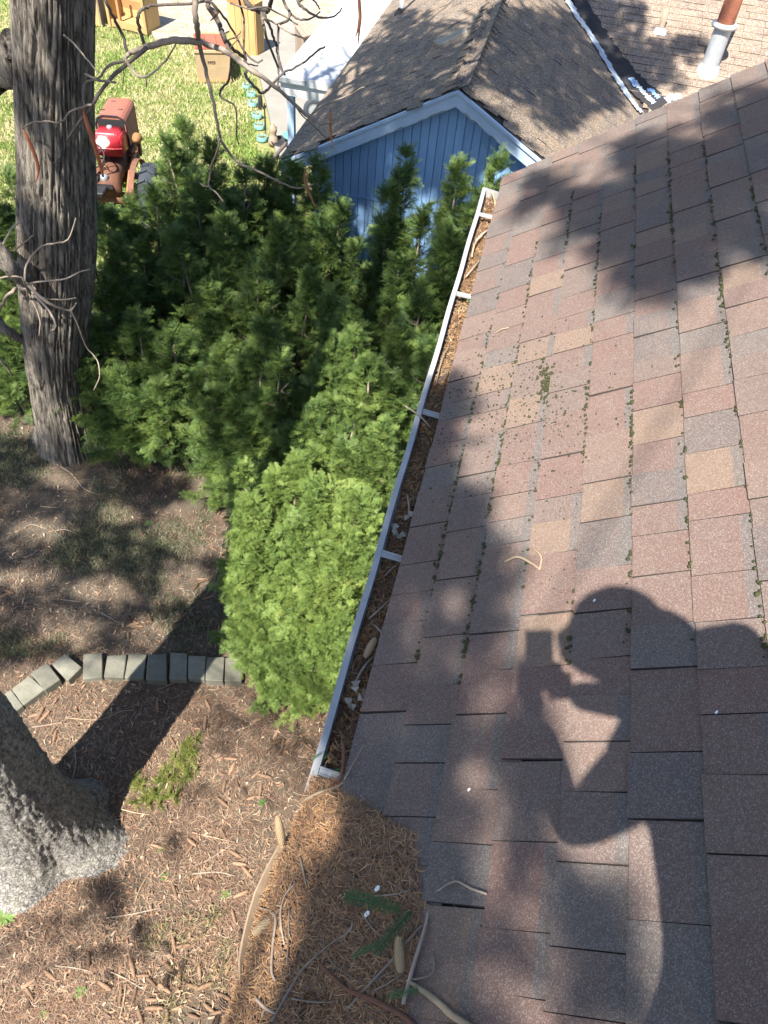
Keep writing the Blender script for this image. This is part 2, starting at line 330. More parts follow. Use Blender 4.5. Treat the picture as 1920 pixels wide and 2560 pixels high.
def rdir(n, tilt=.2):
    a = RNG.random(n) * 2 * PI; d = np.stack([np.cos(a), np.sin(a), RNG.normal(0, tilt, n)], 1); return d / np.linalg.norm(d, axis=1, keepdims=True)
def smooth_path(pts, sub=4):
    P = [Vector(p) for p in pts]; out = []
    for i in range(len(P) - 1):
        p0, p1, p2, p3 = P[max(i - 1, 0)], P[i], P[i + 1], P[min(i + 2, len(P) - 1)]
        for k in range(sub):
            t = k / sub; out.append(.5 * ((2 * p1) + (p2 - p0) * t + (2 * p0 - 5 * p1 + 4 * p2 - p3) * t * t + (3 * p1 - p0 - 3 * p2 + p3) * t ** 3))
    return out + [P[-1]]

# ---- scattering of leafy sprays over a cloud of points (foliage nobody could count)
def scatter_group(name, variants):
    g = bpy.data.node_groups.new(name, 'GeometryNodeTree')
    g.interface.new_socket('Geometry', in_out='INPUT', socket_type='NodeSocketGeometry'); g.interface.new_socket('Geometry', in_out='OUTPUT', socket_type='NodeSocketGeometry')
    N = g.nodes; i = N.new('NodeGroupInput'); o = N.new('NodeGroupOutput'); inst = N.new('GeometryNodeInstanceOnPoints'); join = N.new('GeometryNodeJoinGeometry')
    for v in variants:
        oi = N.new('GeometryNodeObjectInfo'); oi.inputs['Object'].default_value = v; g2 = N.new('GeometryNodeGeometryToInstance'); g.links.new(oi.outputs['Geometry'], g2.inputs[0]); g.links.new(g2.outputs[0], join.inputs[0])
    def at(nm, tp):
        a = N.new('GeometryNodeInputNamedAttribute'); a.data_type = tp; a.inputs['Name'].default_value = nm; return a.outputs['Attribute']
    er = N.new('FunctionNodeEulerToRotation'); g.links.new(at('rot', 'FLOAT_VECTOR'), er.inputs[0])
    inst.inputs['Pick Instance'].default_value = True
    g.links.new(i.outputs[0], inst.inputs['Points']); g.links.new(join.outputs[0], inst.inputs['Instance']); g.links.new(at('idx', 'INT'), inst.inputs['Instance Index'])
    g.links.new(er.outputs[0], inst.inputs['Rotation']); g.links.new(at('scl', 'FLOAT'), inst.inputs['Scale']); g.links.new(inst.outputs[0], o.inputs[0]); return g
def scatter(name, pts, dirs, scl, group, nvar, parent=None, rolls=None):
    """pts/dirs in the parent's space; a spray grows along +Y of its own mesh, its flat side up along +Z"""
    n = len(pts); me = bpy.data.meshes.new(name); me.vertices.add(n); me.vertices.foreach_set('co', np.asarray(pts, np.float32).ravel())
    rot = np.zeros((n, 3), np.float32)
    for k in range(n):
        q = Vector(dirs[k]).to_track_quat('Y', 'Z'); r = (random.uniform(-.9, .9) if rolls is None else rolls[k])
        rot[k] = (q @ Euler((0, r, 0)).to_quaternion()).to_euler()
    a = me.attributes.new('rot', 'FLOAT_VECTOR', 'POINT'); a.data.foreach_set('vector', rot.ravel())
    a = me.attributes.new('scl', 'FLOAT', 'POINT'); a.data.foreach_set('value', np.asarray(scl, np.float32))
    a = me.attributes.new('idx', 'INT', 'POINT'); a.data.foreach_set('value', RNG.integers(0, nvar, n).astype(np.int32))
    o = link(name, me, None, parent); stuff(o); md = o.modifiers.new('scatter', 'NODES'); md.node_group = group; return o
def source(name, mb, m, tips):
    me = mb.mesh(name); a = me.attributes.new('tip', 'FLOAT', 'POINT'); a.data.foreach_set('value', np.asarray(tips, np.float32)); me.materials.append(m)
    return bpy.data.objects.new(name, me)                    # not linked: only a shape for the foliage
def needle(mb, tips, p, d, nrm, ln, w, tip):
    d = np.array(d) / np.linalg.norm(d); s = np.cross(d, nrm); s = s / (np.linalg.norm(s) + 1e-9); p = np.array(p)
    mb.add([p - s * w * .5, p + s * w * .5, p + d * ln * .6 + s * w * .5, p + d * ln, p + d * ln * .6 - s * w * .5], [(0, 1, 2, 3, 4)]); tips += [tip * .4, tip * .4, tip * .8, tip, tip * .8]
def yew_spray(seed, L=.24, nside=7, m=None, nl=.026, nw=.0036, name='yew_spray', dens=1.0):
    rnd = random.Random(seed); mb = MB(); tips = []
    def twig(p0, d, ln, tipbase):
        d = np.array(d) / np.linalg.norm(d); k = max(4, int(ln / .0085 * dens)); droop = rnd.uniform(-.35, .05); path = []
        for i in range(k + 1):
            t = i / k; q = np.array(p0) + d * ln * t + np.array([0, 0, droop * ln * t * t]); path.append(q)
        n0 = len(mb.v); mb.tube([path[0], path[k // 2], path[k]], [.0022, .0017, .0008], 3, False); tips.extend([0.0] * (len(mb.v) - n0))
        sd = np.cross(d, (0, 0, 1)); sd /= np.linalg.norm(sd) + 1e-9
        for i in range(k):
            t = (i + .5) / k; q = path[i]
            for sgn in (-1, 1):
                dd = d * rnd.uniform(.35, .75) + sd * sgn + np.array([0, 0, rnd.uniform(-.1, .55)]); needle(mb, tips, q, dd, (rnd.uniform(-.4, .4), rnd.uniform(-.4, .4), 1), nl * rnd.uniform(.75, 1.1) * (1 - .35 * t), nw, tipbase + t * .6)
        return path
    main = twig((0, 0, 0), (0, 1, .05), L, .25)
    for i in range(nside):
        t = .08 + .8 * i / nside; q = main[int(t * (len(main) - 1))]; sgn = 1 if i % 2 else -1
        twig(q, (sgn * rnd.uniform(.7, 1.1), rnd.uniform(.7, 1.0), rnd.uniform(-.05, .5)), L * rnd.uniform(.35, .6) * (1.15 - t * .6), .15)
    return source(name, mb, m, tips)
YEW = [yew_spray(s, .12 + .02 * s, 6, M['yew'], .029, .0034, 'yew_spray', .62) for s in range(4)]; YEWX = [yew_spray(41, .13, 6, M['yew_sunlit'], .029, .0034, 'yew_spray', .62), yew_spray(42, .11, 5, M['yew_sunlit'], .028, .0034, 'yew_spray', .62)]; G_YEW = scatter_group('yew_dark', YEW + YEWX[:1]); G_MID = scatter_group('yew_mixed', YEW[:2] + YEWX)
YEWL = [yew_spray(s + 9, .075 + .014 * s, 5, M['yew_sunlit'], .029, .0032, 'yew_spray', .6) for s in range(4)]; G_YEWL = scatter_group('yew_sunlit_sprays', YEWL)
YEWD = [yew_spray(33, .14, 5, M['yew_dead'])]; G_YEWD = scatter_group('yew_dead', YEWD)
SPR = [yew_spray(s + 20, .34, 9, M['fir'], .026, .010, 'spruce_spray', .6) for s in range(3)]; G_SPR = scatter_group('spruce', SPR)

# ================================================================== SETTING
def _terrain():
    mb = MB(); xs = [-300, -60, -25] + [-14 + .25 * i for i in range(73)] + [8, 25, 60, 300]; ys = [-300, -60, -20, -8, -4] + [-2 + .25 * i for i in range(97)] + [26, 40, 80, 300]; k = len(ys)
    vs = [(x, y, .05 * noise.noise((x * .7, y * .7, 0)) * (1 if abs(x) < 15 and -5 < y < 25 else 0) - .02) for x in xs for y in ys]
    mb.add(vs, [(i * k + j, (i + 1) * k + j, (i + 1) * k + j + 1, i * k + j + 1) for i in range(len(xs) - 1) for j in range(k - 1)]); return mb
ground = struct(obj('ground', _terrain(), M['ground'], smooth=True))
def slab(name, pix, z, m, th=.06):
    top = [atz(x, y, z) for x, y in pix]; a = sum(top[i][0] * top[(i + 1) % len(top)][1] - top[(i + 1) % len(top)][0] * top[i][1] for i in range(len(top)))
    if a < 0: top = top[::-1]
    return struct(obj(name, MB().prism(top, (0, 0, -th)), m))
slab('gravel_path', [(385, 95), (440, 104), (490, 100), (560, 82), (600, 62), (700, 66), (790, 70), (860, 45), (980, -60), (370, -90), (350, 10)], .035, M['gravel'])
slab('patio', [(690, 385), (676, 300), (662, 240), (645, 175), (592, 152), (650, 130), (668, 55), (740, 52), (800, 62), (905, 60), (1000, 300), (900, 430)], .07, M['concrete'], .12)

# ================================================================== NEAR HOUSE: roof, shingles, gutter
EXP = .143
house = thing('house', 'house whose brown shingled roof slopes up to the right along a white gutter', 'house', (0, 0, 0))
YE = 4.085; YB = -6.0; URIDGE = 4.6
mb = MB(); mb.hexa([rp(.012, YB, -.06), rp(URIDGE, YB, -.06), rp(URIDGE, YE - .02, -.06), rp(.012, YE - .02, -.06), rp(.012, YB, -.008), rp(URIDGE, YB, -.008), rp(URIDGE, YE - .02, -.008), rp(.012, YE - .02, -.008)])
roof = obj('roof', mb, M['deck'], house)
RX, RZ = URIDGE * CS, EAVE + URIDGE * SS
mb = MB(); mb.hexa([(RX + .002, YB, RZ - .07), (RX * 2, YB, EAVE - .07), (RX * 2, YE - .02, EAVE - .07), (RX + .002, YE - .02, RZ - .07), (RX + .002, YB, RZ), (RX * 2, YB, EAVE), (RX * 2, YE - .02, EAVE), (RX + .002, YE - .02, RZ)])
obj('back_roof', mb, M['shingle_rest'], house)
mb = MB(); mb.prism([(.42, YE - .25, 0), (2 * RX - .42, YE - .25, 0), (2 * RX - .42, YE - .25, EAVE - .15), (RX, YE - .25, RZ - .15), (.42, YE - .25, EAVE - .15)], (0, YB - YE + .5, 0)); obj('wall', mb, M['house_wall'], house)
obj('fascia', MB().box(.03, .05, YB, YE - .03, EAVE - .17, EAVE - .03), M['white_paint'], house)
obj('soffit', MB().box(.05, .43, YB, YE - .03, EAVE - .175, EAVE - .16), M['white_paint'], house)
mb = MB(); mb.hexa([rp(.02, YE - .02, -.17), rp(URIDGE, YE - .02, -.17), rp(URIDGE, YE - .002, -.17), rp(.02, YE - .002, -.17), rp(.02, YE - .02, -.012), rp(URIDGE, YE - .02, -.012), rp(URIDGE, YE - .002, -.012), rp(.02, YE - .002, -.012)]); obj('rake_board', mb, M['white_paint'], house)

def tab_mesh(name, th, expo, slant=0, m=None, curl=0):
    """one shingle tab of unit length along y, x up the slope, its butt raised on the course below"""
    w = expo * 1.33; mb = MB(); g = .009
    q = [(-curl, 0, .003), (w, 0, -.006), (w, 1, -.006), (0, 1 + slant, .003), (0, slant, .003 + th), (w, g * 2, .0), (w, 1 - g, .0), (0, 1 - g + slant, .003 + th)]
    q[0] = (0, slant, .003); q[3] = (0, 1 - g + slant, .003); mb.hexa(q); me = mb.mesh(name); a = me.attributes.new('edge', 'FLOAT_VECTOR', 'POINT')
    a.data.foreach_set('vector', np.array([[v.co.x / expo, v.co.y, 0] for v in me.vertices], np.float32).ravel()); me.materials.append(m or M['shingle']); me.materials.append(M['edge']); me.polygons.foreach_set('material_index', [1, 0, 1, 1, 1, 1]); return me
TABS = [tab_mesh('shingle', th, EXP, sl) for th in (.0038, .0055, .0072) for sl in (-.015, .0, .02)]
def lay(u, y, L, k, parent):
    o = bpy.data.objects.new('shingle', TABS[k]); COL.objects.link(o); o.parent = parent; o.location = rp(u + random.uniform(-.0025, .0025), y, .0015); o.scale = (1, L, 1)
    o.rotation_euler = (0, -SLOPE + random.uniform(-.004, .004), random.uniform(-.008, .008)); return o
rest = MB(); NC = 10; nsh = 0
def rest_tab(u, y, L):
    th = random.choice((.005, .008)); rest.hexa([rp(u, y, .003), rp(u + EXP * 1.3, y, -.006), rp(u + EXP * 1.3, y + L - .002, -.006), rp(u, y + L - .002, .003), rp(u, y, .003 + th), rp(u + EXP * 1.3, y, 0), rp(u + EXP * 1.3, y + L - .002, 0), rp(u, y + L - .002, .003 + th)])
for i in range(int(URIDGE / EXP)):
    y = YE - random.uniform(.05, .2) if False else YE; raised = random.random() < .5
    while y > YB:
        L = random.choice((.10, .115, .13, .145, .16, .19)) * random.uniform(.92, 1.08)
        if i < NC and y > .2 and nsh < 298:
            lay(i * EXP, y - L, L, (random.choice((3, 4, 5, 6, 7, 8)) if raised else random.choice((0, 1, 2))), roof); nsh += 1
        else: rest_tab(i * EXP, y - L, L)
        raised = not raised if random.random() < .8 else raised; y -= L
edges_dark(stuff(obj('shingles', rest, M['shingle_rest'], roof)))
mb = MB()                                                       # drip edge and starter course under the first tabs
mb.hexa([rp(-.004, YB, -.012), rp(.1, YB, -.012), rp(.1, YE, -.012), rp(-.004, YE, -.012), rp(-.004, YB, -.001), rp(.1, YB, -.004), rp(.1, YE, -.004), rp(-.004, YE, -.001)]); obj('starter_strip', mb, M['deck'], house)

# gutter
GY0, GY1 = .655, 3.985
def gutter_profile(y, dx=0, dz=0):
    E_ = EAVE + dz; return [(-.0755 + dx, y, E_ - .036), (-.0755 + dx, y, E_ - .026), (-.093 + dx, y, E_ - .024), (-.093 + dx, y, E_ - .05), (-.082 + dx, y, E_ - .075), (-.062 + dx, y, E_ - .1), (-.052, y, E_ - .128), (.02, y, E_ - .128), (.024, y, E_ - .035)]
mb = MB(); st = []
for k in range(41):
    y = GY0 + (GY1 - GY0) * k / 40; st.append(gutter_profile(y, .0015 * math.sin(k * .9), -.002 * math.sin(k * .35)))
n = len(st[0]); mb.add([q for s in st for q in s], [(i * n + j, i * n + j + 1, (i + 1) * n + j + 1, (i + 1) * n + j) for i in range(40) for j in range(n - 1)])
gutter = obj('gutter', mb, M['white_metal'], house); md = gutter.modifiers.new('t', 'SOLIDIFY'); md.thickness = .0014
mb = MB(); pr = gutter_profile(GY1)[1:]; mb.prism([np.array(q) + np.array([0, -.002, .004 if i < 2 else 0]) for i, q in enumerate(pr)], (0, .002, 0)); obj('end_cap', mb, M['white_metal'], gutter)
for (x, y) in [(1163, 735), (1076, 1030), (978, 1386), (827, 1932), (1227, 538)]:
    p = atz(x, y, EAVE - .02); yy = p[1]; mb = MB()
    mb.obox((-.072, yy - .011, EAVE - .03), (.1, random.uniform(-.012, -.004), .0), (0, .022, 0), (0, 0, .003)).obox((-.072, yy - .011, EAVE - .027), (.1, -.008, 0), (0, .003, 0), (0, 0, .006)).obox((-.072, yy + .008, EAVE - .027), (.1, -.008, 0), (0, .003, 0), (0, 0, .006))
    h = obj('hanger', mb, M['white_metal'], gutter)
    obj('slot', MB().obox((-.045, yy - .006, EAVE - .0268), (.012, -.001, 0), (0, .005, 0), (0, 0, .0008)).obox((-.015, yy - .008, EAVE - .0268), (.012, -.001, 0), (0, .005, 0), (0, 0, .0008)), M['dark'], h) if False else None
# sagging, stained length of gutter next to the needle heap
lip = [atz(x, y, EAVE - .012) for x, y in [(714, 2092), (690, 2130), (664, 2180), (640, 2230), (622, 2290), (608, 2350), (600, 2400), (601, 2450), (604, 2490)]]
mb = MB(); vs = []
for k, p in enumerate(lip):
    dd = .022 * math.sin(min(1, k / 4) * PI / 2) + .002; vs += [(p[0] - .003, p[1], p[2] + .001), (p[0], p[1], p[2] + .003), (p[0] + .006 + dd * .3, p[1], p[2] - dd * .5), (p[0] + .05, p[1], p[2] - .09)]
mb.add(vs, [(i * 4 + j, i * 4 + j + 1, (i + 1) * 4 + j + 1, (i + 1) * 4 + j) for i in range(len(lip) - 1) for j in range(3)]); bent = obj('bent_gutter_lip', mb, M['tan_metal'], house); bent['label'] = 'rusty sagging length of gutter bowed outwards'; md = bent.modifiers.new('t', 'SOLIDIFY'); md.thickness = .0015
mb = MB(); st = [gutter_profile(y, -.004, .0) for y in (-1.6, -.4, .1, .192)]; mb.add([q for s in st for q in s], [(i * n + j, i * n + j + 1, (i + 1) * n + j + 1, (i + 1) * n + j) for i in range(3) for j in range(n - 1)]); g2 = obj('gutter', mb, M['white_metal'], house); md = g2.modifiers.new('t', 'SOLIDIFY'); md.thickness = .0014
# debris lying in the gutter
mb = MB(); ny, nx = 150, 7; vs = []
for i in range(ny + 1):
    y = -.3 + (GY1 - .01 + .3) * i / ny
    for j in range(nx + 1):
        x = -.074 + .096 * j / nx; vs.append((x, y, EAVE - .085 + .016 * noise.noise((x * 30, y * 9, 3)) + .012 * noise.noise((x * 5, y * 2, 1)) - .012 * (y > 3.75)))
mb.add(vs, [(i * (nx + 1) + j, i * (nx + 1) + j + 1, (i + 1) * (nx + 1) + j + 1, (i + 1) * (nx + 1) + j) for i in range(ny) for j in range(nx)])
M['debris'] = m_simple('rotting_debris', (.13, .075, .042), (.22, .125, .06), 60, .95, 0, .9, .008)
stuff(obj('gutter_debris', mb, M['debris'], smooth=True))['label'] = 'rotting needles and leaf bits filling the gutter'
n = 11000; y = RNG.random(n) * (GY1 + .28) - .28; x = -.07 + RNG.random(n) * .085; z = EAVE - .078 + RNG.random(n) * .022 - .015 * np.abs(x / .07 + .3)
P = np.stack([x, y, z], 1); V, Q, C = strands(P, rdir(n, .3), RNG.uniform(.014, .042, n), RNG.uniform(.0012, .0032, n), pick([(.30, .165, .08), (.38, .24, .12), (.24, .12, .06), (.2, .14, .095), (.44, .32, .19), (.12, .085, .06), (.09, .065, .05)], n))
stuff(link('gutter_needles', arrays_mesh('gutter_needles', V, Q, C), M['needles']))['label'] = 'dry orange brown needles heaped in the gutter'

# ================================================================== NEEDLE HEAP over the eave
def heap_h(x, y):
    """height of the heap above the eave plane and the gutter; zero outside"""
    u = x / CS if x > 0 else x; edge = .30 - .10 * max(0, min(1, (y - .42) / .25)) - .30 * max(0, (y - .58)) / .16 + .035 * noise.noise((y * 16, 1, 0)) + .02 * noise.noise((y * 45, 2, 0))
    if y > .70: return -1
    a = min(1, max(0, (edge - u) / .11)); b = min(1, max(0, (u + .118 - .03 * max(0, min(1, (y - .45) * 6))) / .04)); c = min(1, max(0, (.70 - y) / .10))
    hollow = .55 if (u > .04 and u < .12 and y < .24) else 1
    return .050 * (a ** .6) * b * (c ** .5) * hollow * (1 + .35 * noise.noise((x * 9, y * 9, 4)))
def heap_pt(x, y, d=0.0):
    h = heap_h(x, y); base = EAVE + x * TT if x > 0 else EAVE - .002 + .16 * x
    return (x, y, base + max(h, -.02) - .012 + d)
mb = MB(); nx, ny = 44, 60; vs = []
for i in range(nx + 1):
    for j in range(ny + 1): vs.append(heap_pt(-.135 + .45 * i / nx, -.12 + .84 * j / ny, -.004))
fs = []
for i in range(nx):
    for j in range(ny):
        xx, yy = -.135 + .45 * (i + .5) / nx, -.12 + .84 * (j + .5) / ny
        if heap_h(xx, yy) > .001: fs.append((i * (ny + 1) + j, (i + 1) * (ny + 1) + j, (i + 1) * (ny + 1) + j + 1, i * (ny + 1) + j + 1))
mb.add(vs, fs); hp = stuff(obj('needle_heap', mb, M['debris'], smooth=True)); hp['label'] = 'thick heap of fallen brown needles over the eave'
P, nrm = [], []
while len(P) < 24000:
    x, y = random.uniform(-.135, .32), random.uniform(-.12, .71); h = heap_h(x, y)
    if h < .0005 and random.random() > (.03 if (x > 0 and h > -.5) else 0): continue
    P.append(heap_pt(x, y, random.uniform(-.004, .010)))
P = np.array(P); n = len(P); V, Q, C = strands(P, rdir(n, .28), RNG.uniform(.016, .034, n), RNG.uniform(.0013, .0024, n), pick([(.33, .18, .09), (.40, .23, .115), (.28, .15, .08), (.22, .13, .08), (.46, .29, .15), (.17, .12, .085)], n))
stuff(link('heap_needles', arrays_mesh('heap_needles', V, Q, C), M['needles']))['label'] = 'loose dry needles on top of the heap by the eave'

# moss cushions along the courses
def moss():
    ico = bmesh.new(); bmesh.ops.create_icosphere(ico, subdivisions=1, radius=1); iv = np.array([v.co[:] for v in ico.verts]); jf = [[v.index for v in f.verts] for f in ico.faces]; ico.free()
    Vs, Fs, o = [], [], 0; pts = []
    for i in range(1, 10):
        for k in range(330):
            y = random.uniform(.95, 3.55); a = noise.noise((y * 1.6, i * 7.1, 5)) + .5 * noise.noise((y * 9, i * 3, 2)) - .1 * abs(y - 2.2)
            if random.random() < max(0, a + .38) * 1.2: pts.append((i * EXP - abs(random.gauss(0, .006)), y + random.gauss(0, .008), random.uniform(.002, .0062)))
    for k in range(620):
        px, py = random.gauss(1250, 130), random.gauss(1010, 95); p = onroof(px, py); u = p[0] / CS
        if u > .02: pts.append((u, p[1], random.uniform(.001, .004)))
    for k in range(140):
        px, py = random.gauss(1370, 12), random.gauss(960, 26); p = onroof(px, py); pts.append((p[0] / CS, p[1], random.uniform(.002, .006)))
    for k in range(260):
        px, py = random.uniform(1000, 1450), random.uniform(1050, 1500); p = onroof(px, py)
        if p[0] > .02: pts.append((p[0] / CS, p[1], random.uniform(.0008, .0022)))
    for u, y, r in pts:
        c = rp(u, y, .0085 + .002 * random.random()); q = iv * np.array([r * random.uniform(.8, 1.5), r * random.uniform(.8, 1.5), r * .55]); ca, sa = CS, SS
        q = np.stack([q[:, 0] * ca - q[:, 2] * sa, q[:, 1], q[:, 0] * sa + q[:, 2] * ca], 1) + c; Vs.append(q); Fs += [[a + o for a in f] for f in jf]; o += len(iv)
    return arrays_mesh('moss', np.concatenate(Vs), np.array(Fs))
stuff(link('moss', moss(), M['moss']))['label'] = 'small dark green moss cushions along the shingle courses'

# ================================================================== BLUE GABLE BUILDING
AP = np.array([-.73, 8.17, 3.52]); SL = .56; BL = thing('blue_building', 'low building with blue boarded gable wall and brown shingled roof', 'building', (-.73, 8.3, 0))
def bch(name, mb, m, parent=BL, **k):
    o = obj(name, mb, m, None, **k); o.parent = parent
    if parent is BL: o.matrix_parent_inverse = Matrix.Translation((.73, -8.3, 0))
    return o
CL = math.hypot(1, SL); XL, XR = -2.65, 1.9; YW = 8.30; YG = 8.12
def zroof(x): return AP[2] - SL * abs(x - AP[0])
UL = np.array([1, 0, SL]) / CL; UR = np.array([-1, 0, SL]) / CL; NL = np.array([-SL, 0, 1]) / CL; NR = np.array([SL, 0, 1]) / CL
V1 = onplane(1600, 270, AP, NR); V2 = onplane(1420, 0, AP, NR); PS = (V2[2] - V1[2]) / (V2[1] - V1[1])      # the valley, read on the right slope
PCL = math.hypot(1, PS); UP_ = np.array([0, 1, PS]) / PCL; NP = np.array([0, -PS, 1]) / PCL
def valley_x(y): return V1[0] + (V2[0] - V1[0]) * (y - V1[1]) / (V2[1] - V1[1])
def slopeslab(x0, x1, y0, y1): return MB().hexa([(x0, y0, zroof(x0) - .09), (x1, y0, zroof(x1) - .09), (x1, y1, zroof(x1) - .09), (x0, y1, zroof(x0) - .09), (x0, y0, zroof(x0) - .012), (x1, y0, zroof(x1) - .012), (x1, y1, zroof(x1) - .012), (x0, y1, zroof(x0) - .012)])
rl = bch('left_roof_slope', slopeslab(XL, AP[0] - .001, YG + .04, 22), M['deck']); rr_ = bch('right_roof_slope', slopeslab(AP[0] + .001, XR, YG + .04, 16), M['deck'])
def pz(y): return V1[2] + PS * (y - V1[1])
def perp(x, y, h=0): return np.array([x, y, pz(y)]) + NP * h
ys0, ys1 = V1[1] - .9, 16.5
mb = MB(); x0b, x1b = valley_x(ys0), valley_x(ys1)
mb.hexa([perp(x0b, ys0, -.09), perp(7, ys0, -.09), perp(7, ys1, -.09), perp(x1b, ys1, -.09), perp(x0b, ys0, -.012), perp(7, ys0, -.012), perp(7, ys1, -.012), perp(x1b, ys1, -.012)]); rpz = bch('cross_roof_slope', mb, M['deck'])
mb = MB(); mb.prism([(-2.3, YW + .03, 0), (1.7, YW + .03, 0), (1.7, YW + .03, zroof(1.7) - .1), (AP[0], YW + .03, AP[2] - .1), (-2.3, YW + .03, zroof(-2.3) - .1)], (0, 12, 0)); bch('wall', mb, M['siding'])
cand = []
FARM = {k: [tab_mesh('shingle', th, .127, sl, M[k]) for th in (.006, .010) for sl in (-.01, .012)] for k in ('shingle_far', 'shingle_tan')}
def slope_tabs(O, A, U, N, na, nu, Lt, mk, par, ok):
    for i in range(nu):
        a = -(random.random() * Lt if i % 2 else random.random() * Lt * .4 + Lt * .5)
        while a < na:
            L = Lt * random.uniform(.94, 1.06); p = O + A * a + U * (i * .127)
            if ok(p + A * L / 2): cand.append((float(np.linalg.norm(p - CAM)), p, A, U, N, L, mk, par))
            a += L
slope_tabs(np.array([XL - .01, YG - .02, zroof(XL) - .006]), np.array([0, 1.0, 0]), UL, NL, 9.5, int((AP[0] - XL) * CL / .127) + 1, .30, 'shingle_far', rl, lambda p: p[1] > YG + .1)
slope_tabs(np.array([XR + .01, YG - .02, zroof(XR) - .006]), np.array([0, 1.0, 0]), UR, NR, 8, int((XR - AP[0]) * CL / .127) + 1, .30, 'shingle_far', rr_, lambda p: p[1] > YG + .1 and p[0] < valley_x(p[1]) - .02)
slope_tabs(np.array([-1.5, ys0 - .02, pz(ys0)]), np.array([1.0, 0, 0]), UP_, NP, 7.5, int((ys1 - ys0) * PCL / .127), .30, 'shingle_tan', rpz, lambda p: p[0] > valley_x(p[1]) + .10)
cand.sort(key=lambda c: c[0]); restm = {}
def visible(p): v = p - CAM; d = v @ FWD; return d > 0 and abs(v @ RGT) / d * F_PX < 980 and abs(v @ UPV) / d * F_PX < 1300 and not (p[0] > .32 and p[1] < 12 and p[2] < EAVE and (v @ RGT) / d * F_PX > 330 and -(v @ UPV) / d * F_PX > -880 - .42 * ((v @ RGT) / d * F_PX - 330))
nind = 0
for dst, p, A, U, N, L, mk, par in cand:
    lift = random.uniform(0, .004) + .001; p = p + N * lift
    if nind < 290 and visible(p):
        o = bpy.data.objects.new('shingle', random.choice(FARM[mk])); COL.objects.link(o); o.parent = par
        Y = A; X = U; Z = N
        if np.cross(X, Y) @ Z < 0: Y = -A; p = p + A * L
        R = Matrix(((X[0], Y[0], Z[0]), (X[1], Y[1], Z[1]), (X[2], Y[2], Z[2]))) @ Euler((0, random.uniform(-.01, .01), random.uniform(-.012, .012))).to_matrix()
        o.matrix_local = Matrix.Translation(Vector(p)) @ R.to_4x4() @ Matrix.Diagonal((1, L, 1, 1)); nind += 1
        if par is not None and par.parent is BL: o.matrix_parent_inverse = Matrix.Identity(4)
    else:
        mbr = restm.setdefault((mk, par), MB()); th = random.choice((.006, .01)); q = lambda a, u, h: p + A * a + U * u + N * h
        vs = [q(0, 0, 0), q(L - .004, 0, 0), q(L - .004, .165, -.006), q(0, .165, -.006), q(0, 0, th), q(L - .004, 0, th), q(L - .004, .165, 0), q(0, .165, 0)]
        mbr.hexa(vs if np.cross(A, U) @ N > 0 else [vs[i] for i in (1, 0, 3, 2, 5, 4, 7, 6)])
M['shingle_far_rest'] = m_shingle('weathered_brown_shingles_far', [(0, (.185, .138, .098)), (.2, (.225, .165, .112)), (.4, (.155, .118, .09)), (.6, (.25, .18, .118)), (.8, (.20, .15, .106))], .4, 90, False, .35, (8, 3.4, .01))
M['shingle_tan_rest'] = m_shingle('tan_shingles_far', [(0, (.25, .185, .135)), (.25, (.28, .21, .155)), (.5, (.22, .165, .125)), (.75, (.26, .195, .15))], .35, 80, False, .3, (3.4, 8.2, .01))
for (mk, par), mbr in restm.items(): edges_dark(stuff(obj('shingles', mbr, M[mk + '_rest'], par)))
# ridge caps
capm = None
for k in range(34):
    y = YG + .02 + k * .14; mb = MB(); w = .15; zt = AP[2] + .016 + .003 * random.random(); s2 = 1 + random.uniform(-.06, .06)
    if capm is None:
        xs = [(-w, -SL * w - .004), (-w * .4, -SL * w * .4 + .004), (0, .006), (w * .4, -SL * w * .4 + .004), (w, -SL * w - .004)]; vs = []
        for yy, dz in ((0, .010), (.2, -.004)):
            for x, z in xs: vs.append((x, yy, z + dz))
        for yy, dz in ((0, .002), (.2, -.012)):
            for x, z in xs: vs.append((x, yy, z + dz))
        fs = [(i, i + 1, i + 6, i + 5) for i in range(4)] + [(10 + i, 15 + i, 16 + i, 11 + i) for i in range(4)] + [(i, 10 + i, 11 + i, i + 1) for i in range(4)] + [(0, 5, 15, 10), (4, 14, 19, 9)]
        capm = mb.add(vs, fs).mesh('ridge_cap'); capm.materials.append(M['shingle_far'])
    o = bpy.data.objects.new('ridge_cap', capm); COL.objects.link(o); o.parent = BL; o.location = (random.uniform(-.006, .006), y - 8.3, zt); o.scale = (s2, 1, 1); o.rotation_euler = (0, 0, random.uniform(-.03, .03))
# siding boards, fascia and drip trim
bw = .0935; x = -2.3; k = 0
while x < 1.7:
    a, b = x + .004, x + bw - .004; yy = YW - .002 * (k % 3); mb = MB()
    za, zb = zroof(a) - .13, zroof(b) - .13
    if a < AP[0] < b:
        mb.prism([(a, yy, .25), (b, yy, .25), (b, yy, zb), (AP[0], yy, AP[2] - .13), (a, yy, za)], (0, .04, 0))
    else: mb.prism([(a, yy, .25), (b, yy, .25), (b, yy, zb), (a, yy, za)], (0, .04, 0))
    bch('siding_board', mb, M['siding']); x += bw; k += 1
bch('backing', MB().prism([(-2.3, YW + .016, .2), (1.7, YW + .016, .2), (1.7, YW + .016, zroof(1.7) - .12), (AP[0], YW + .016, AP[2] - .12), (-2.3, YW + .016, zroof(-2.3) - .12)], (0, .01, 0)), M['siding'])
zs = aty(900, 492, YW)[2]; bch('seam_strip', MB().box(-2.29, 1.6, YW - .012, YW - .0045, zs - .008, zs + .008), M['siding'])
bch('foundation', MB().box(-2.32, 1.72, YW - .03, YW + .05, -.05, .25), M['white_paint'])
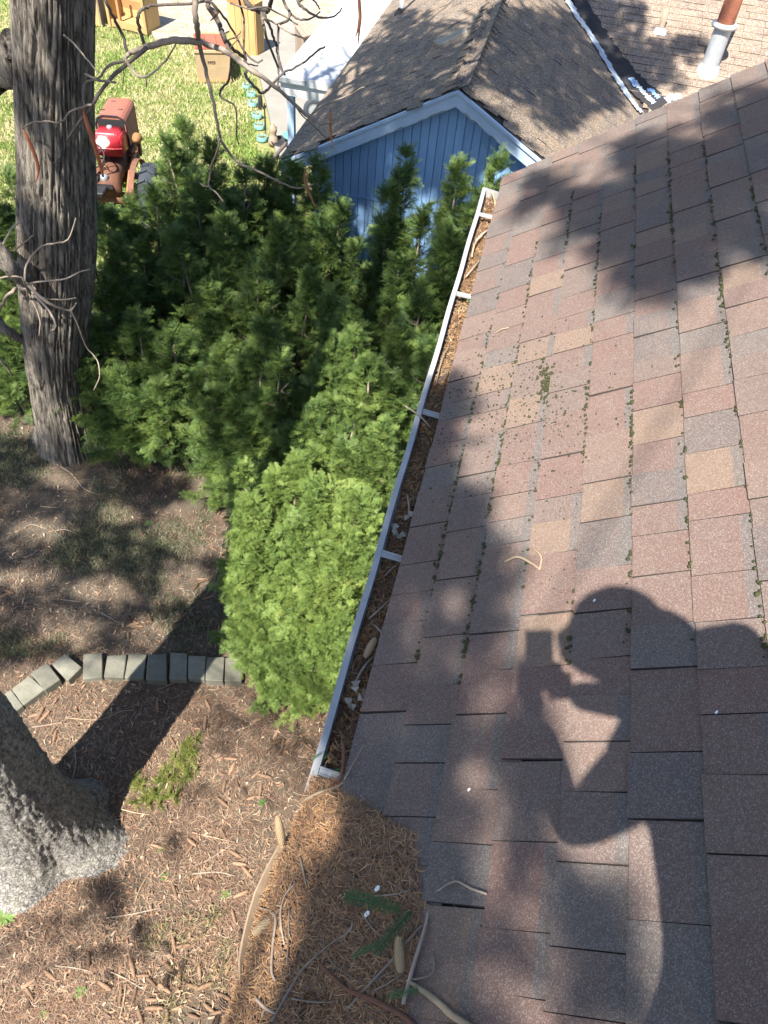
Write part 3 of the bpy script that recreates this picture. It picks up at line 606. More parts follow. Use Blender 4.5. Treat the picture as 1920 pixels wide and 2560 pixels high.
for sgn, xe in ((-1, XL + .03), (1, XR - .2)):
    x0 = AP[0]; d = lambda h, y: [(x0, y, zroof(x0) + h), (xe, y, zroof(xe) + h)]
    for nm, h0, h1, y0, y1, m in (('fascia_board', -.165, -.036, YG + .006, YG + .036, M['fascia']), ('rake_trim', -.0355, -.004, YG - .012, YG + .03, M['fascia']), ('soffit', -.172, -.1655, YG + .012, YW + .02, M['fascia'])):
        (a, b), (c, e) = d(h0, y0), d(h1, y0); q = [a, b, e, c] if sgn > 0 else [b, a, c, e]; bch(nm, MB().prism(q, (0, y1 - y0, 0)), m)
    mb = MB()                                                   # bare worn wood along the lower edge of the fascia
    for k in range(9):
        f = random.random(); x = x0 + (xe - x0) * (f * .55 + .03 if sgn < 0 else f * .3); l = random.uniform(.03, .10); hh = random.uniform(.004, .012); z = zroof(x) - .163
        mb.prism([(x, YG + .004, z), (x + l, YG + .004, zroof(x + l) - .163), (x + l * .8, YG + .004, zroof(x + l * .8) - .163 + hh), (x + l * .3, YG + .004, zroof(x + l * .3) - .163 + hh * 1.2)], (0, .003, 0))
    stuff(bch('worn_patches', mb, M['peel']))
# valley: tar, silver white coating, streaks of it painted skylight blue
def strip(pts, w, N1, lift, m, name, edge=.3, th=.008, sub=10, mode='both'):
    P = smooth_path(pts, sub); mb = MB(); vs = []
    for i, p in enumerate(P):
        t = (P[min(i + 1, len(P) - 1)] - P[max(i - 1, 0)]).normalized(); s = t.cross(Vector(N1)).normalized(); ww = w if isinstance(w, float) else w[0] + (w[1] - w[0]) * i / len(P)
        a = ww * (1 + edge * random.uniform(-1, 1)); b = ww * (1 + edge * random.uniform(-1, 1)); q = p + Vector(N1) * lift; vs += [q - s * a, q + s * b, q + s * b - Vector(N1) * th, q - s * a - Vector(N1) * th]
    mb.add(vs, [(i * 4 + j, i * 4 + (j + 1) % 4, (i + 1) * 4 + (j + 1) % 4, (i + 1) * 4 + j) for i in range(len(P) - 1) for j in range(4)] + [(0, 3, 2, 1)]); return bch(name, mb, m)
def pr(x, y, N=NR, p0=AP): return onplane(x, y, p0, N)
NV = (NR + NP) / np.linalg.norm(NR + NP); PPL = perp(0, V1[1])
strip([pr(*q, NP, PPL) for q in [(1655, 268), (1606, 228), (1560, 180), (1515, 118), (1480, 60), (1447, 0), (1430, -40)]], (.16, .09), NP, .022, M['tar'], 'tar_strip', .18)
strip([pr(*q) for q in [(1600, 285), (1580, 262), (1560, 234), (1535, 195), (1502, 140), (1472, 90), (1440, 45), (1414, 0), (1400, -30)]], (.075, .095), NR, .036, M['coat'], 'coating_strip', .38)
strip([pr(*q, NP, PPL) for q in [(1634, 262), (1612, 240), (1596, 222), (1584, 206), (1574, 200)]], (.035, .020), NP, .036, M['coat'], 'coating_strip', .6)
strip([pr(*q, NP, PPL) for q in [(1586, 222), (1578, 208), (1572, 200)]], .018, NP, .042, M['coat_skylit'], 'coating_strip', .6)
strip([pr(*q, NP, PPL) for q in [(1645, 250), (1636, 240), (1628, 230), (1616, 229)]], (.03, .02), NP, .036, M['coat_skylit'], 'coating_strip', .6)
strip([pr(*q, NP, PPL) for q in [(1700, 245), (1680, 248), (1664, 256)]], .05, NP, .036, M['coat'], 'coating_strip', .4)
# pipes through the roofs
def pipe(px, py, N, p0, rpx, ztop, m, name, flange=True):
    b = onplane(px, py, p0, N); r = pxsize(rpx, b); mb = MB(); z0 = b[2] - .1; mb.lathe([(r * .01, 0), (r, 0), (r, ztop - z0), (r * .9, ztop - z0), (r * .88, ztop - z0 - .1)], (b[0], b[1], z0), 18); o = bch(name, mb, m, smooth=True)
    if flange: f = MB(); f.lathe([(r * 1.7, -.03), (r * 1.5, .05), (r * 1.15, .13), (r * 1.02, .16)], (b[0], b[1], b[2]), 18); c = obj('flashing', f, M['coat'], o, smooth=True)
    return b, r, o
b, r, stack = pipe(1770, 178, NP, PPL, 22, 0, M['galv'], 'flue_pipe') if False else (None, None, None)
b = onplane(1770, 175, PPL, NP); r = pxsize(21, b); zc = aty(1806, 62, b[1])[2]
stack = bch('flue_pipe', MB().lathe([(r, -.15), (r, zc - b[2])], b, 20), M['galv'], smooth=True)
obj('upper_flue', MB().lathe([(r * .98, zc - b[2] + .02), (r * .98, zc - b[2] + .9), (r * .1, zc - b[2] + .9)], b, 20), M['rust'], stack, smooth=True)
obj('collar', MB().lathe([(r * .9, zc - b[2] - .03), (r * 1.4, zc - b[2] - .025), (r * 1.5, zc - b[2]), (r * 1.4, zc - b[2] + .03), (r * .9, zc - b[2] + .035)], b, 20), M['galv'], stack, smooth=True)
mb = MB(); prf = [(r * 1.6, -.10), (r * 1.45, -.02), (r * 1.25, .05), (r * 1.02, .09)]; mb.lathe(prf, b, 18); obj('flashing', mb, M['galv'], stack, smooth=True)
b2 = onplane(1650, 78, PPL, NP); r2 = pxsize(7.5, b2); zt = aty(1660, 22, b2[1])[2]; vp = bch('vent_pipe', MB().lathe([(r2, -.1), (r2, zt - b2[2]), (r2 * .8, zt - b2[2]), (r2 * .75, zt - b2[2] - .1)], b2, 14), M['grey_wood'], smooth=True); obj('flashing', MB().lathe([(r2 * 2.6, -.02), (r2 * 1.8, .03), (r2 * 1.05, .05)], b2, 14), M['coat'], vp, smooth=True)
b3 = onplane(1003, 32, AP, NL); r3 = pxsize(6.5, b3); vp = bch('vent_pipe', MB().lathe([(r3, -.1), (r3, .7), (r3 * .85, .7), (r3 * .8, .6)], b3, 14), M['pvc'], smooth=True); obj('flashing', MB().lathe([(r3 * 2.8, -.03), (r3 * 1.6, .04), (r3 * 1.05, .07)], b3, 14), M['tar'], vp, smooth=True)
# loose weathered board on the left slope
q = [onplane(x, y, AP + NL * .05, NL) for x, y in [(1082, 102), (1165, 66), (1168, 78), (1100, 113)]]
mb = MB().prism([q[0], q[3], q[2], q[1]], -NL * .045); tag(obj('loose_board', mb, M['peel']), 'grey weathered board lying on the brown roof beside the ridge', 'board')
# porch beyond the left eave
PO = thing('porch', 'flat white porch roof on pale blue post beside concrete patio', 'porch', (-3.4, 11.2, 0)); PM = Matrix.Translation((3.4, -11.2, 0))
def pch(nm, mb, m, par=PO, **k):
    o = obj(nm, mb, m, par, **k)
    if par is PO: o.matrix_parent_inverse = PM
    return o
fl = atz(700, 186, 2.2); bk = atz(870, 0, 2.2); xl0 = min(fl[0], bk[0]) - .03
for k, (a, b) in enumerate(((xl0, xl0 + .42), (xl0 + .424, -2.72))): pch('roof_panel', MB().box(a, b, fl[1] - .02, 21, 2.14, 2.2 + .004 * k), M['porch'])
pch('beam', MB().box(xl0 + .03, -2.72, fl[1] + .01, fl[1] + .06, 1.93, 2.139), M['white_paint']); pch('drip_edge', MB().box(xl0 - .01, -2.72, fl[1] - .035, fl[1] - .0205, 2.10, 2.206), M['white_paint'])
pch('gutter_edge', MB().box(xl0 - .012, xl0 + .42, fl[1] - .055, fl[1] - .036, 2.125, 2.185), M['galv'])
tp = atz(733, 212, 2.0); pch('post', MB().box(tp[0] - .05, tp[0] + .05, fl[1] + .07, fl[1] + .17, 0, 1.95), M['fascia']); pch('post', MB().box(-3.02, -2.93, 12.6, 12.69, 0, 2.13), M['white_paint']); pch('post', MB().box(tp[0] - .05, tp[0] + .05, 14.6, 14.7, 0, 2.13), M['white_paint'])
pch('side_wall', MB().box(-2.9, -2.7, 12.9, 20, 0, 2.13), M['white_paint']); pch('dark_panel', MB().box(-2.93, -2.903, 13.0, 14.2, .2, 2.0), M['dark'])

# ================================================================== TREES
def trunk_mesh(path, rad, nseg, nring, disp, name, m, parent, flare=None, rel=1.0):
    """bark tube with real ridges and furrows"""
    P = smooth_path(path, 8); cum = [0]
    for i in range(1, len(P)): cum.append(cum[-1] + (P[i] - P[i - 1]).length)
    Rs = np.interp(np.linspace(0, 1, len(P)), np.linspace(0, 1, len(rad)), rad); vs = []; fs = []; a = Vector((1, 0, 0))
    for k in range(nring):
        L = cum[-1] * k / (nring - 1); p = Vector([float(np.interp(L, cum, [q[c] for q in P])) for c in range(3)]); p2 = Vector([float(np.interp(min(L + .05, cum[-1]), cum, [q[c] for q in P])) for c in range(3)]); p1 = Vector([float(np.interp(max(L - .05, 0), cum, [q[c] for q in P])) for c in range(3)])
        t = (p2 - p1).normalized(); a = (a - t * a.dot(t)).normalized(); b = t.cross(a); r = float(np.interp(L, cum, Rs))
        for j in range(nseg):
            th = 2 * PI * j / nseg; d = a * math.cos(th) + b * math.sin(th); rr = r * (flare(th, L) if flare else 1); vs.append(p + d * (rr + disp(th, L, r)))
    for k in range(nring - 1):
        for j in range(nseg): fs.append((k * nseg + j, k * nseg + (j + 1) % nseg, (k + 1) * nseg + (j + 1) % nseg, (k + 1) * nseg + j))
    return obj(name, MB().add(vs, fs), m, parent, smooth=True)
def furrow(th, L, r):
    x, y = math.cos(th) * 5.4, math.sin(th) * 5.4; w = .35 * noise.noise((x * .6, y * .6, L * 1.4)); v = noise.noise((x * 2.1 + w, y * 2.1 + w, L * 1.15)); v2 = noise.noise((x * 4.6, y * 4.6, L * 2.6 + 7))
    return .024 - .075 * max(0, .55 - abs(v) * 2.9) - .026 * max(0, .5 - abs(v2) * 3) + .03 * noise.noise((x * .35, y * .35, L * .8))
def scaly(th, L, r):
    x, y = math.cos(th) * 5, math.sin(th) * 5; a = noise.noise((x * 3.2, y * 3.2, L * 8)); c = noise.noise((x * 8, y * 8, L * 19)); return .016 * a + .020 * abs(c) - .012 * max(0, .35 - abs(noise.noise((x * 4.5, y * 4.5, L * 9 + 3))) * 3) + .025 * noise.noise((x * .5, y * .5, L * 1.2))

T1 = thing('bare_tree', 'tall bare tree with furrowed trunk at the left among yews', 'tree', tuple(atz(188, 1112, 0))); T1o = Vector(T1.location)
def t1(nm, mb, m, par=T1, **k):
    o = obj(nm, mb, m, par, **k)
    if par is T1: o.matrix_parent_inverse = Matrix.Translation(-T1o)
    return o
px = [(128, -150, 96), (129, -60, 95), (130, 0, 92), (134, 200, 86), (140, 400, 84), (142, 600, 82), (140, 740, 80), (140, 850, 72), (150, 960, 64), (172, 1060, 68), (188, 1112, 92)]
path = []; rad = []
for x, y, h in px[::-1]:
    p = aty(x, y, 5.5) if y < 1100 else atz(x, y, -.12); path.append(p); rad.append(pxsize(h, p))
tr = trunk_mesh(path, rad, 230, 330, furrow, 'trunk', M['bark1'], None, lambda th, L: 1 + .14 * math.exp(-L * 2.6) * (1 + .5 * math.sin(th * 4 + 1))); tr.parent = T1; tr.matrix_parent_inverse = Matrix.Translation(-T1o)
top = path[-1]
def limb(pts, rad, name='branch', m=None, seg=10, par=T1, jit=.05):
    mb = MB(); P = smooth_path(pts, 4); kk = min(rad) * .35 if name == 'branch' else 0; P = [p + Vector((random.gauss(0, kk), random.gauss(0, kk), random.gauss(0, kk))) for p in P]; R = np.interp(np.linspace(0, 1, len(P)), np.linspace(0, 1, len(rad)), rad); mb.tube(P, list(R), seg, True, jit); o = obj(name, mb, m or M['twig'], par, smooth=True)
    if par is T1: o.matrix_parent_inverse = Matrix.Translation(-T1o)
    return o
# the crown above the picture: limbs that fork and thin out, real but out of frame; their shadows fall on the porch and lawn
def fork(p, d, L, r, depth, par):
    pts = [p]; q = Vector(p); dd = Vector(d).normalized()
    for k in range(4):
        dd = (dd + Vector((random.uniform(-.25, .25), random.uniform(-.25, .25), random.uniform(-.1, .2)))).normalized(); q = q + dd * L / 4; pts.append(tuple(q))
    o = limb(pts, [r, r * .85, r * .7], 'branch', M['bark1'] if r > .06 else M['twig'], 8 if r > .03 else 5, par, .04)
    if depth > 0:
        for k in range(3): fork(pts[random.choice((2, 3, 4))], dd + Vector((random.uniform(-.9, .9), random.uniform(-.9, .9), random.uniform(-.3, .5))), L * random.uniform(.6, .8), r * random.uniform(.45, .6), depth - 1, par)
fork(tuple(top - np.array([.02, 0, .15])), (.15, .0, 1), 1.6, .285, 1, T1)
for d in ((-.5, .1, 1), (.35, .25, 1), (.1, .9, 1.0), (-.2, -.5, 1.1)): fork(tuple(top), d, 2.6, .17, 3, T1)
limb([aty(60, 150, 5.5), aty(10, 165, 5.45), aty(-60, 180, 5.4), aty(-160, 150, 5.4), aty(-300, 40, 5.3), aty(-460, -140, 5.2), aty(-560, -420, 5.2)], [.2, .17, .16, .14, .11, .08, .04], 'branch', M['bark1'], 24)
B = [ # pixel polylines: radius start, end, distance, colour
 ([(318,138),(330,130),(366,118),(420,103),(450,101),(497,105),(532,115),(578,137),(608,162),(673,205),(727,251),(773,293),(804,309),(823,305)],[6,9,10,9,8,6,5,3],5.35,'twig'),
 ([(366,120),(310,165),(270,204),(224,274),(190,318),(166,355),(152,390),(145,405),(133,407)],[7,6,5,3.5,2.5],5.2,'twig_dark'),
 ([(318,138),(308,152),(270,165),(247,196),(216,204),(209,216),(208,250),(212,275)],[6,4,3,2.5],5.3,'twig'),
 ([(487,-60),(489,30),(493,70),(497,108),(512,170),(530,240),(543,310),(550,347)],[10,9.5,8.5,6.5,5.5,5],5.33,'twig'),
 ([(550,347),(542,380),(530,410),(524,440),(523,465),(538,480),(560,505)],[4,3,2.2],5.25,'twig'),([(523,466),(510,465),(500,458)],[2.4,1.6],5.25,'twig'),
 ([(550,349),(575,385),(596,408),(640,425),(690,450),(735,469),(760,468),(785,460)],[4.5,4,3.5,2.4,1.6],5.22,'twig'),
 ([(320,134),(305,85),(285,45),(262,0),(250,-50)],[5,4.5,4],5.4,'twig_dark'),
 ([(362,118),(349,75),(345,45),(352,28),(375,15),(420,12),(500,5),(560,-15)],[5.5,5,4,3.5],5.4,'twig'),
 ([(314,150),(340,185),(362,192),(385,180),(415,150),(440,112)],[5,4,3,2],5.25,'twig'),([(363,192),(366,203),(365,217)],[2.5,1.5],5.25,'twig'),([(309,150),(309,190),(306,225)],[2,1.2],5.3,'twig'),
 ([(490,-60),(517,4),(540,38),(553,72),(561,91),(578,118),(610,142)],[9,8,7,6.5,5.5],5.55,'twig_dark'),
 ([(517,12),(545,57),(559,95),(574,129),(578,144),(572,199),(551,226),(555,245),(589,270),(592,342),(597,360)],[7,6.5,6,4,4,3.5,2.6,2],5.5,'twig_dark'),
 ([(610,142),(616,165),(614,190),(630,210),(650,230),(655,232),(665,227),(690,200),(705,185),(735,170),(760,155),(788,132),(812,117)],[5,4.5,4.5,4,3.5,2.6],5.52,'twig_dark'),
 ([(590,-60),(608,-10),(625,14),(655,32),(668,24),(676,6),(690,-50)],[9,8.5,8,7,7],5.6,'twig_dark'),
 ([(654,32),(660,70),(672,110),(690,155),(697,185),(694,212),(697,222)],[5,4,3.5,3],5.6,'twig_dark'),([(660,34),(675,70),(685,95),(692,120),(697,150),(706,182)],[4.5,4,3.5],5.62,'twig_dark'),
 ([(656,46),(672,50),(695,62),(720,80),(745,90),(757,95)],[3.5,3,2.4],5.5,'twig'),
 ([(695,-60),(712,10),(722,28),(724,40),(716,52),(698,62),(696,80),(694,130),(703,165),(712,188)],[5,4.5,4,4,3],5.65,'twig_dark'),
 ([(722,28),(740,45),(765,50),(785,42),(800,30)],[3.5,3,2],5.6,'twig_dark'),([(735,-50),(745,5),(765,25),(790,40),(815,45),(840,38),(855,20)],[5,4,3,2],5.7,'twig_dark'),([(745,5),(770,-5),(790,8),(798,22)],[3,2],5.7,'twig_dark'),
 ([(520,0),(545,25),(565,50),(590,90),(612,130),(640,155),(656,150)],[4,3.5,2.5],5.4,'twig_dark'),([(590,-50),(598,5),(608,40),(611,80),(609,120),(616,150)],[4,3.5,3],5.45,'twig_dark'),
 ([(697,215),(712,240),(735,262),(757,290),(800,330),(816,346)],[2.6,2,1.4],5.45,'twig_dark'),([(745,62),(700,35),(660,18),(620,22),(575,8)],[2.5,2.5],5.5,'twig_dark'),
 ([(570,100),(592,92),(602,78)],[2.5,1.5],5.45,'twig'),([(573,125),(588,105),(602,88)],[2,1.2],5.45,'twig'),([(610,150),(622,160),(645,165)],[3,2],5.45,'twig_dark'),
 ([(772,292),(800,270),(830,255),(870,240),(900,222),(912,218)],[3,2.6,2],5.3,'twig'),
 ([(228,262),(185,274),(166,289),(154,305),(112,303),(77,307),(58,322)],[3.5,3,2.5],5.05,'twig'),([(160,88),(190,115),(215,145),(248,185)],[3.2,2.6,1.8],5.05,'twig'),([(212,185),(245,200),(290,208)],[4,4,3],5.1,'twig_dark'),
 ([(-80,560),(-10,628),(23,662),(54,705),(72,732)],[26,24,22,17,13],5.0,'bark1'),
 ([(62,705),(108,747),(147,770),(177,776),(191,759)],[6,5,3.5,2.6],4.95,'twig'),([(177,776),(197,817),(216,867),(243,901),(249,940),(235,975)],[3,2.6,2,1.4],4.9,'twig'),
 ([(62,703),(66,662),(93,624),(120,610),(170,599),(189,545)],[3.6,3,2.6,1.6],4.9,'twig'),([(-30,660),(0,645),(39,624),(83,589)],[4,3,2],4.95,'twig'),([(39,624),(42,572)],[2.5,1.5],4.95,'twig'),
 ([(70,715),(89,705),(154,699),(200,680),(226,674)],[3,2.5,1.6],4.95,'twig'),([(40,722),(27,732),(8,755),(-10,800)],[6,5,4],4.95,'twig'),([(-20,880),(0,898),(31,938)],[5,4,3],4.9,'twig'),([(8,612),(31,570),(58,552)],[3.5,2],5,'twig'),
 ([(60,720),(100,742),(150,750),(190,745)],[3,2.5,2],4.95,'twig'),([(60,715),(85,760),(100,800),(98,840)],[3,2.4,1.6],4.9,'twig'),([(80,730),(125,780),(140,815),(130,825)],[4,3,2],4.9,'twig'),([(70,745),(60,700),(30,690),(-20,700)],[3,2.6,3],4.95,'twig'),
 ([(-40,780),(20,826),(60,848)],[14,12,10],5.3,'bark1')]
for k, (pp, rr, Y, m) in enumerate(B):
    n = len(pp); pts = [aty(x, y, Y + .10 * math.sin(i * 1.3 + k)) for i, (x, y) in enumerate(pp)]; limb(pts, [pxsize(r * (.8 if m != 'bark1' else 1), pts[0]) for r in rr], 'branch', M[m], 8)
for pp, rr, Y, m in [([(58,325),(72,352),(88,390),(96,425),(90,455)],[2,4.5,4.5,4,1],5.05,'pod_red'),([(208,268),(215,300),(232,350),(247,400),(258,442)],[2,5,6,5,3],5.1,'pod_red'),([(897,-20),(898,5),(900,45),(895,112)],[2,5,5,1],5.3,'pod'),([(899,40),(893,80),(888,92)],[3,2,1],5.3,'pod'),([(823,305),(825,278),(826,320),(831,371)],[1,3.5,4,1],5.3,'pod'),([(762,424),(763,450),(772,480),(790,522)],[2,4,4,1],5.1,'pod'),([(530,5),(545,30),(526,52)],[2,3.5,1],5.5,'pod')]:
    pts = [aty(x, y, Y) for x, y in pp]; limb(pts, [pxsize(r, pts[0]) for r in rr], 'seed_pod', M[m], 6)

# spruce at lower left: flared scaly trunk in view, crown above the picture
S1 = thing('spruce_tree', 'conifer with thick flared grey scaly trunk at the lower left', 'tree', (-2.49, 1.39, 0))
def flare2(th, L): return 1 + .28 * math.exp(-L * 8) * (1 + .5 * math.sin(th * 4 + 2.2) + .3 * math.sin(th * 7)) + (.85 * math.exp(-L * 2.7)) * (1 + .38 * math.sin(th * 3 + .9) + .25 * math.sin(th * 5 + 2)) 
s1t = trunk_mesh([(0, 0, -.12), (.0, 0, .5), (-.01, 0, 1.5), (-.03, .02, 3), (-.05, .05, 5.5), (0, 0, 9), (0, 0, 14.5)], [.30, .295, .29, .285, .27, .2, .04], 170, 640, scaly, 'trunk', M['bark2'], S1, flare2)
S2 = thing('spruce_tree', 'conifer standing behind the photographer, known only by its shade on the roof', 'tree', (-1.2, -4.6, 0))
trunk_mesh([(0, 0, -.12), (0, 0, 3), (0, 0, 8), (0, 0, 13)], [.30, .26, .18, .05], 24, 60, scaly, 'trunk', M['bark2'], S2, None)

# ================================================================== YEWS
def column(acc, x, y, h, r, den, z0=.15, spike=.5, up=.5, sc=(.6, 1.2), dead=0):
    """sprays over one upright stem's foliage: rounded below, drawn to a spike above; acc = [points, directions, scales]"""
    area = 2 * PI * r * h * .8; nb = max(10, int(area * den / 12)); ph = random.uniform(0, 9)
    for k in range(nb):                                           # boughs of uneven length, each carrying a fan of sprays
        t = random.random() ** .85; prof = ((1 - t ** 2.2) ** .8 if spike > .2 else (1 - t ** 3) ** .5) * (1 - spike * t) + .05; th = random.uniform(0, 2 * PI)
        lump = 1 + .45 * noise.noise((math.cos(th) * 1.4 + ph, math.sin(th) * 1.4, t * h * 1.3)); bl = r * prof * lump * random.choice((.45, .7, .95, 1.1, 1.35, 1.6)); z = z0 + (h - z0) * t
        el = up + .8 * t ** 3 + random.gauss(0, .25); bd = np.array([math.cos(th), math.sin(th), el]); bd = bd / np.linalg.norm(bd); sd = np.array([-math.sin(th), math.cos(th), 0]); foot = np.array([x, y, max(.05, z - bl * el * .6)])
        for j in range(random.randint(9, 15)):
            f = 1 - .62 * random.random() ** 1.5; w = random.gauss(0, .35); p = foot + bd * bl * f + sd * w * .16 * (1.3 - f) + np.array([0, 0, random.gauss(0, .025)])
            if p[2] < .06: p[2] = .06
            d = bd + sd * (w * 1.6 + random.gauss(0, .45)) + np.array([random.gauss(0, .25), random.gauss(0, .25), random.gauss(.05, .4)])
            acc[0].append(p); acc[1].append(d); acc[2].append(random.uniform(*sc) * (1 - .3 * t ** 3))
    for k in range(7 if spike > .25 else 0):                                            # the leader shoot
        acc[0].append(np.array([x + random.gauss(0, .012), y + random.gauss(0, .012), h - .32 + k * .05])); a = random.uniform(0, 2 * PI); acc[1].append(np.array([math.cos(a) * (.8 - .09 * k), math.sin(a) * (.8 - .09 * k), .8 + .15 * k])); acc[2].append(.62 - .04 * k)
def bush(label, cols, den, g, nv, group, sc=(.6, 1.2), spike=.4, up=.45):
    pts = []
    for (px, py, Y, r) in cols:
        p = aty(px, py, Y); pts.append((p[0], p[1], max(.35, p[2]), r))
    cx, cy = np.mean([p[0] for p in pts]), np.mean([p[1] for p in pts]); b = thing('yew_bush', label, 'bush', (cx, cy, 0), 0, group); acc = [[], [], []]
    if g is not G_YEWL:                                           # fuller growth between the main stems
        for i in range(len(pts) - 1):
            p, q = pts[i], pts[i + 1]; pts.append(((p[0] + q[0]) / 2, (p[1] + q[1]) / 2, .86 * (p[2] + q[2]) / 2, .6 * (p[3] + q[3])))
    for x, y, h, r in pts:
        column(acc, x - cx, y - cy, h, r, den, spike=spike, up=up, sc=sc); mb = MB(); bx, by = (x - cx) * .8, (y - cy) * .8
        mb.tube(smooth_path([(bx, by, -.1), (bx + random.uniform(-.06, .06), by + random.uniform(-.06, .06), h * .5), (x - cx, y - cy, h * .93)], 3), list(np.linspace(.035, .006, 7)), 6); obj('stem', mb, M['twig'], b, smooth=True)
        for k in range(int(h * 5)):
            a = random.uniform(0, 2 * PI); z = random.uniform(.2, .85) * h; l = r * random.uniform(.5, .95) * (1 - z / h * .6); acc2 = MB().tube([(x - cx, y - cy, z), (x - cx + l * .5 * math.cos(a), y - cy + l * .5 * math.sin(a), z + l * .25), (x - cx + l * math.cos(a), y - cy + l * math.sin(a), z + l * .7)], [.01, .007, .003], 4); obj('stem', acc2, M['twig'], b)
    scatter('foliage', acc[0], acc[1], acc[2], g, nv, b); return b, acc
HG = 'yew bushes between the gutter and the blue gable'; D = 205
bush('narrow upright yew with pointed tip in front of the blue boards', [(1018, 385, 6.95, .34), (975, 470, 6.75, .34), (1060, 520, 6.7, .36)], D, G_YEW, 5, HG, spike=.36)
bush('dark pointed yew between the blue boards and the gutter end', [(1150, 405, 6.6, .36), (1250, 395, 6.7, .30), (1205, 480, 6.3, .36), (1130, 560, 6.2, .42), (1230, 460, 6.9, .25)], D, G_YEW, 5, HG, spike=.38)
bush('tall yew reaching the left corner of the blue gable fascia', [(795, 395, 7.3, .38), (850, 500, 7.0, .30), (735, 410, 7.3, .44), (690, 405, 7.5, .40), (890, 610, 6.8, .30), (810, 560, 6.7, .42)], D, G_YEW, 5, HG, spike=.3)
bush('feathery yew with sunlit tips in front of the lawn', [(462, 300, 7.5, .40), (415, 345, 7.3, .40), (530, 355, 7.3, .42), (610, 420, 7.1, .45), (660, 400, 7.5, .36), (480, 430, 6.9, .45)], D, G_YEW, 5, HG, spike=.36)
bush('yew beside the tractor and the tree trunk', [(330, 490, 7.0, .42), (262, 520, 6.7, .38), (385, 470, 7.0, .40), (290, 600, 6.2, .42), (250, 690, 5.95, .34)], D, G_YEW, 5, HG)
bush('dark dense yew in the middle of the hedge', [(560, 540, 6.6, .5), (700, 560, 6.5, .5), (440, 580, 6.4, .48), (640, 660, 6.1, .5), (520, 700, 6.0, .48), (780, 690, 6.0, .46)], D, G_YEW, 5, HG, spike=.3)
bush('low spreading yew at the foot of the bare tree', [(240, 800, 5.75, .42), (340, 780, 5.8, .46), (430, 830, 5.7, .46), (300, 920, 5.45, .38), (210, 880, 5.5, .28), (400, 960, 5.4, .36)], D, G_YEW, 5, HG, spike=.3, up=.5)
bush('broad yew hanging over the bare ground', [(560, 860, 5.6, .48), (660, 800, 5.6, .48), (520, 980, 5.35, .38), (620, 1000, 5.3, .36), (700, 900, 5.4, .42)], D, G_YEW, 5, HG, spike=.3, up=.5)
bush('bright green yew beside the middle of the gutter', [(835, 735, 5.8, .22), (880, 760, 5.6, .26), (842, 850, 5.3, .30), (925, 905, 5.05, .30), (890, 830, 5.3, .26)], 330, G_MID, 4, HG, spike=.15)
bush('shaded yew squeezed between the hedge and the gutter', [(1060, 700, 6.0, .42), (1000, 640, 6.3, .4), (1130, 660, 6.2, .36), (1010, 820, 5.5, .4), (1080, 860, 5.4, .34), (980, 960, 5.1, .34)], D, G_YEW, 5, HG, spike=.4)
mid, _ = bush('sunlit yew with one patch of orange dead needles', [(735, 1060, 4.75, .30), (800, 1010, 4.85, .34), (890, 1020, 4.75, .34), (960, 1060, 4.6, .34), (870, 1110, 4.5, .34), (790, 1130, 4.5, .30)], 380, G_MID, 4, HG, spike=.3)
c = aty(728, 1198, 4.33) - np.array(mid.location); scatter('dead_foliage', [c + np.array([random.gauss(0, .035), random.gauss(0, .03), random.gauss(0, .035)]) for k in range(9)], [np.array([random.gauss(0, 1), -.8, random.gauss(0, .8)]) for k in range(9)], [random.uniform(.5, .85) for k in range(9)], G_YEWD, 1, mid)
FB = [(602, 1165, 3.85, .10), (632, 1250, 3.75, .20), (690, 1185, 3.95, .16), (745, 1150, 4.05, .2), (625, 1290, 3.7, .2), (625, 1400, 3.55, .2), (800, 1215, 3.85, .3), (900, 1240, 3.75, .3), (660, 1320, 3.65, .26), (760, 1310, 3.7, .32), (860, 1330, 3.6, .34), (640, 1450, 3.5, .22), (740, 1430, 3.5, .32), (830, 1450, 3.4, .34), (645, 1540, 3.4, .24), (760, 1540, 3.3, .32), (830, 1560, 3.2, .28), (650, 1650, 3.25, .22), (730, 1660, 3.1, .28), (790, 1660, 3.05, .26), (700, 1740, 3.05, .2), (770, 1740, 2.95, .2)]
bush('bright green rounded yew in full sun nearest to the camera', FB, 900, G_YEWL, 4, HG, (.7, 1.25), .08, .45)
bush('dark yew at the left edge behind the bare tree', [(15, 425, 6.9, .36), (-40, 480, 6.6, .45), (60, 560, 6.6, .36), (0, 640, 6.3, .45), (70, 760, 6.1, .4), (-10, 800, 5.95, .45), (20, 930, 5.75, .36), (-90, 700, 6.2, .5), (-60, 960, 5.8, .4), (95, 870, 5.95, .3)], 190, G_YEW, 5, HG, spike=.36)

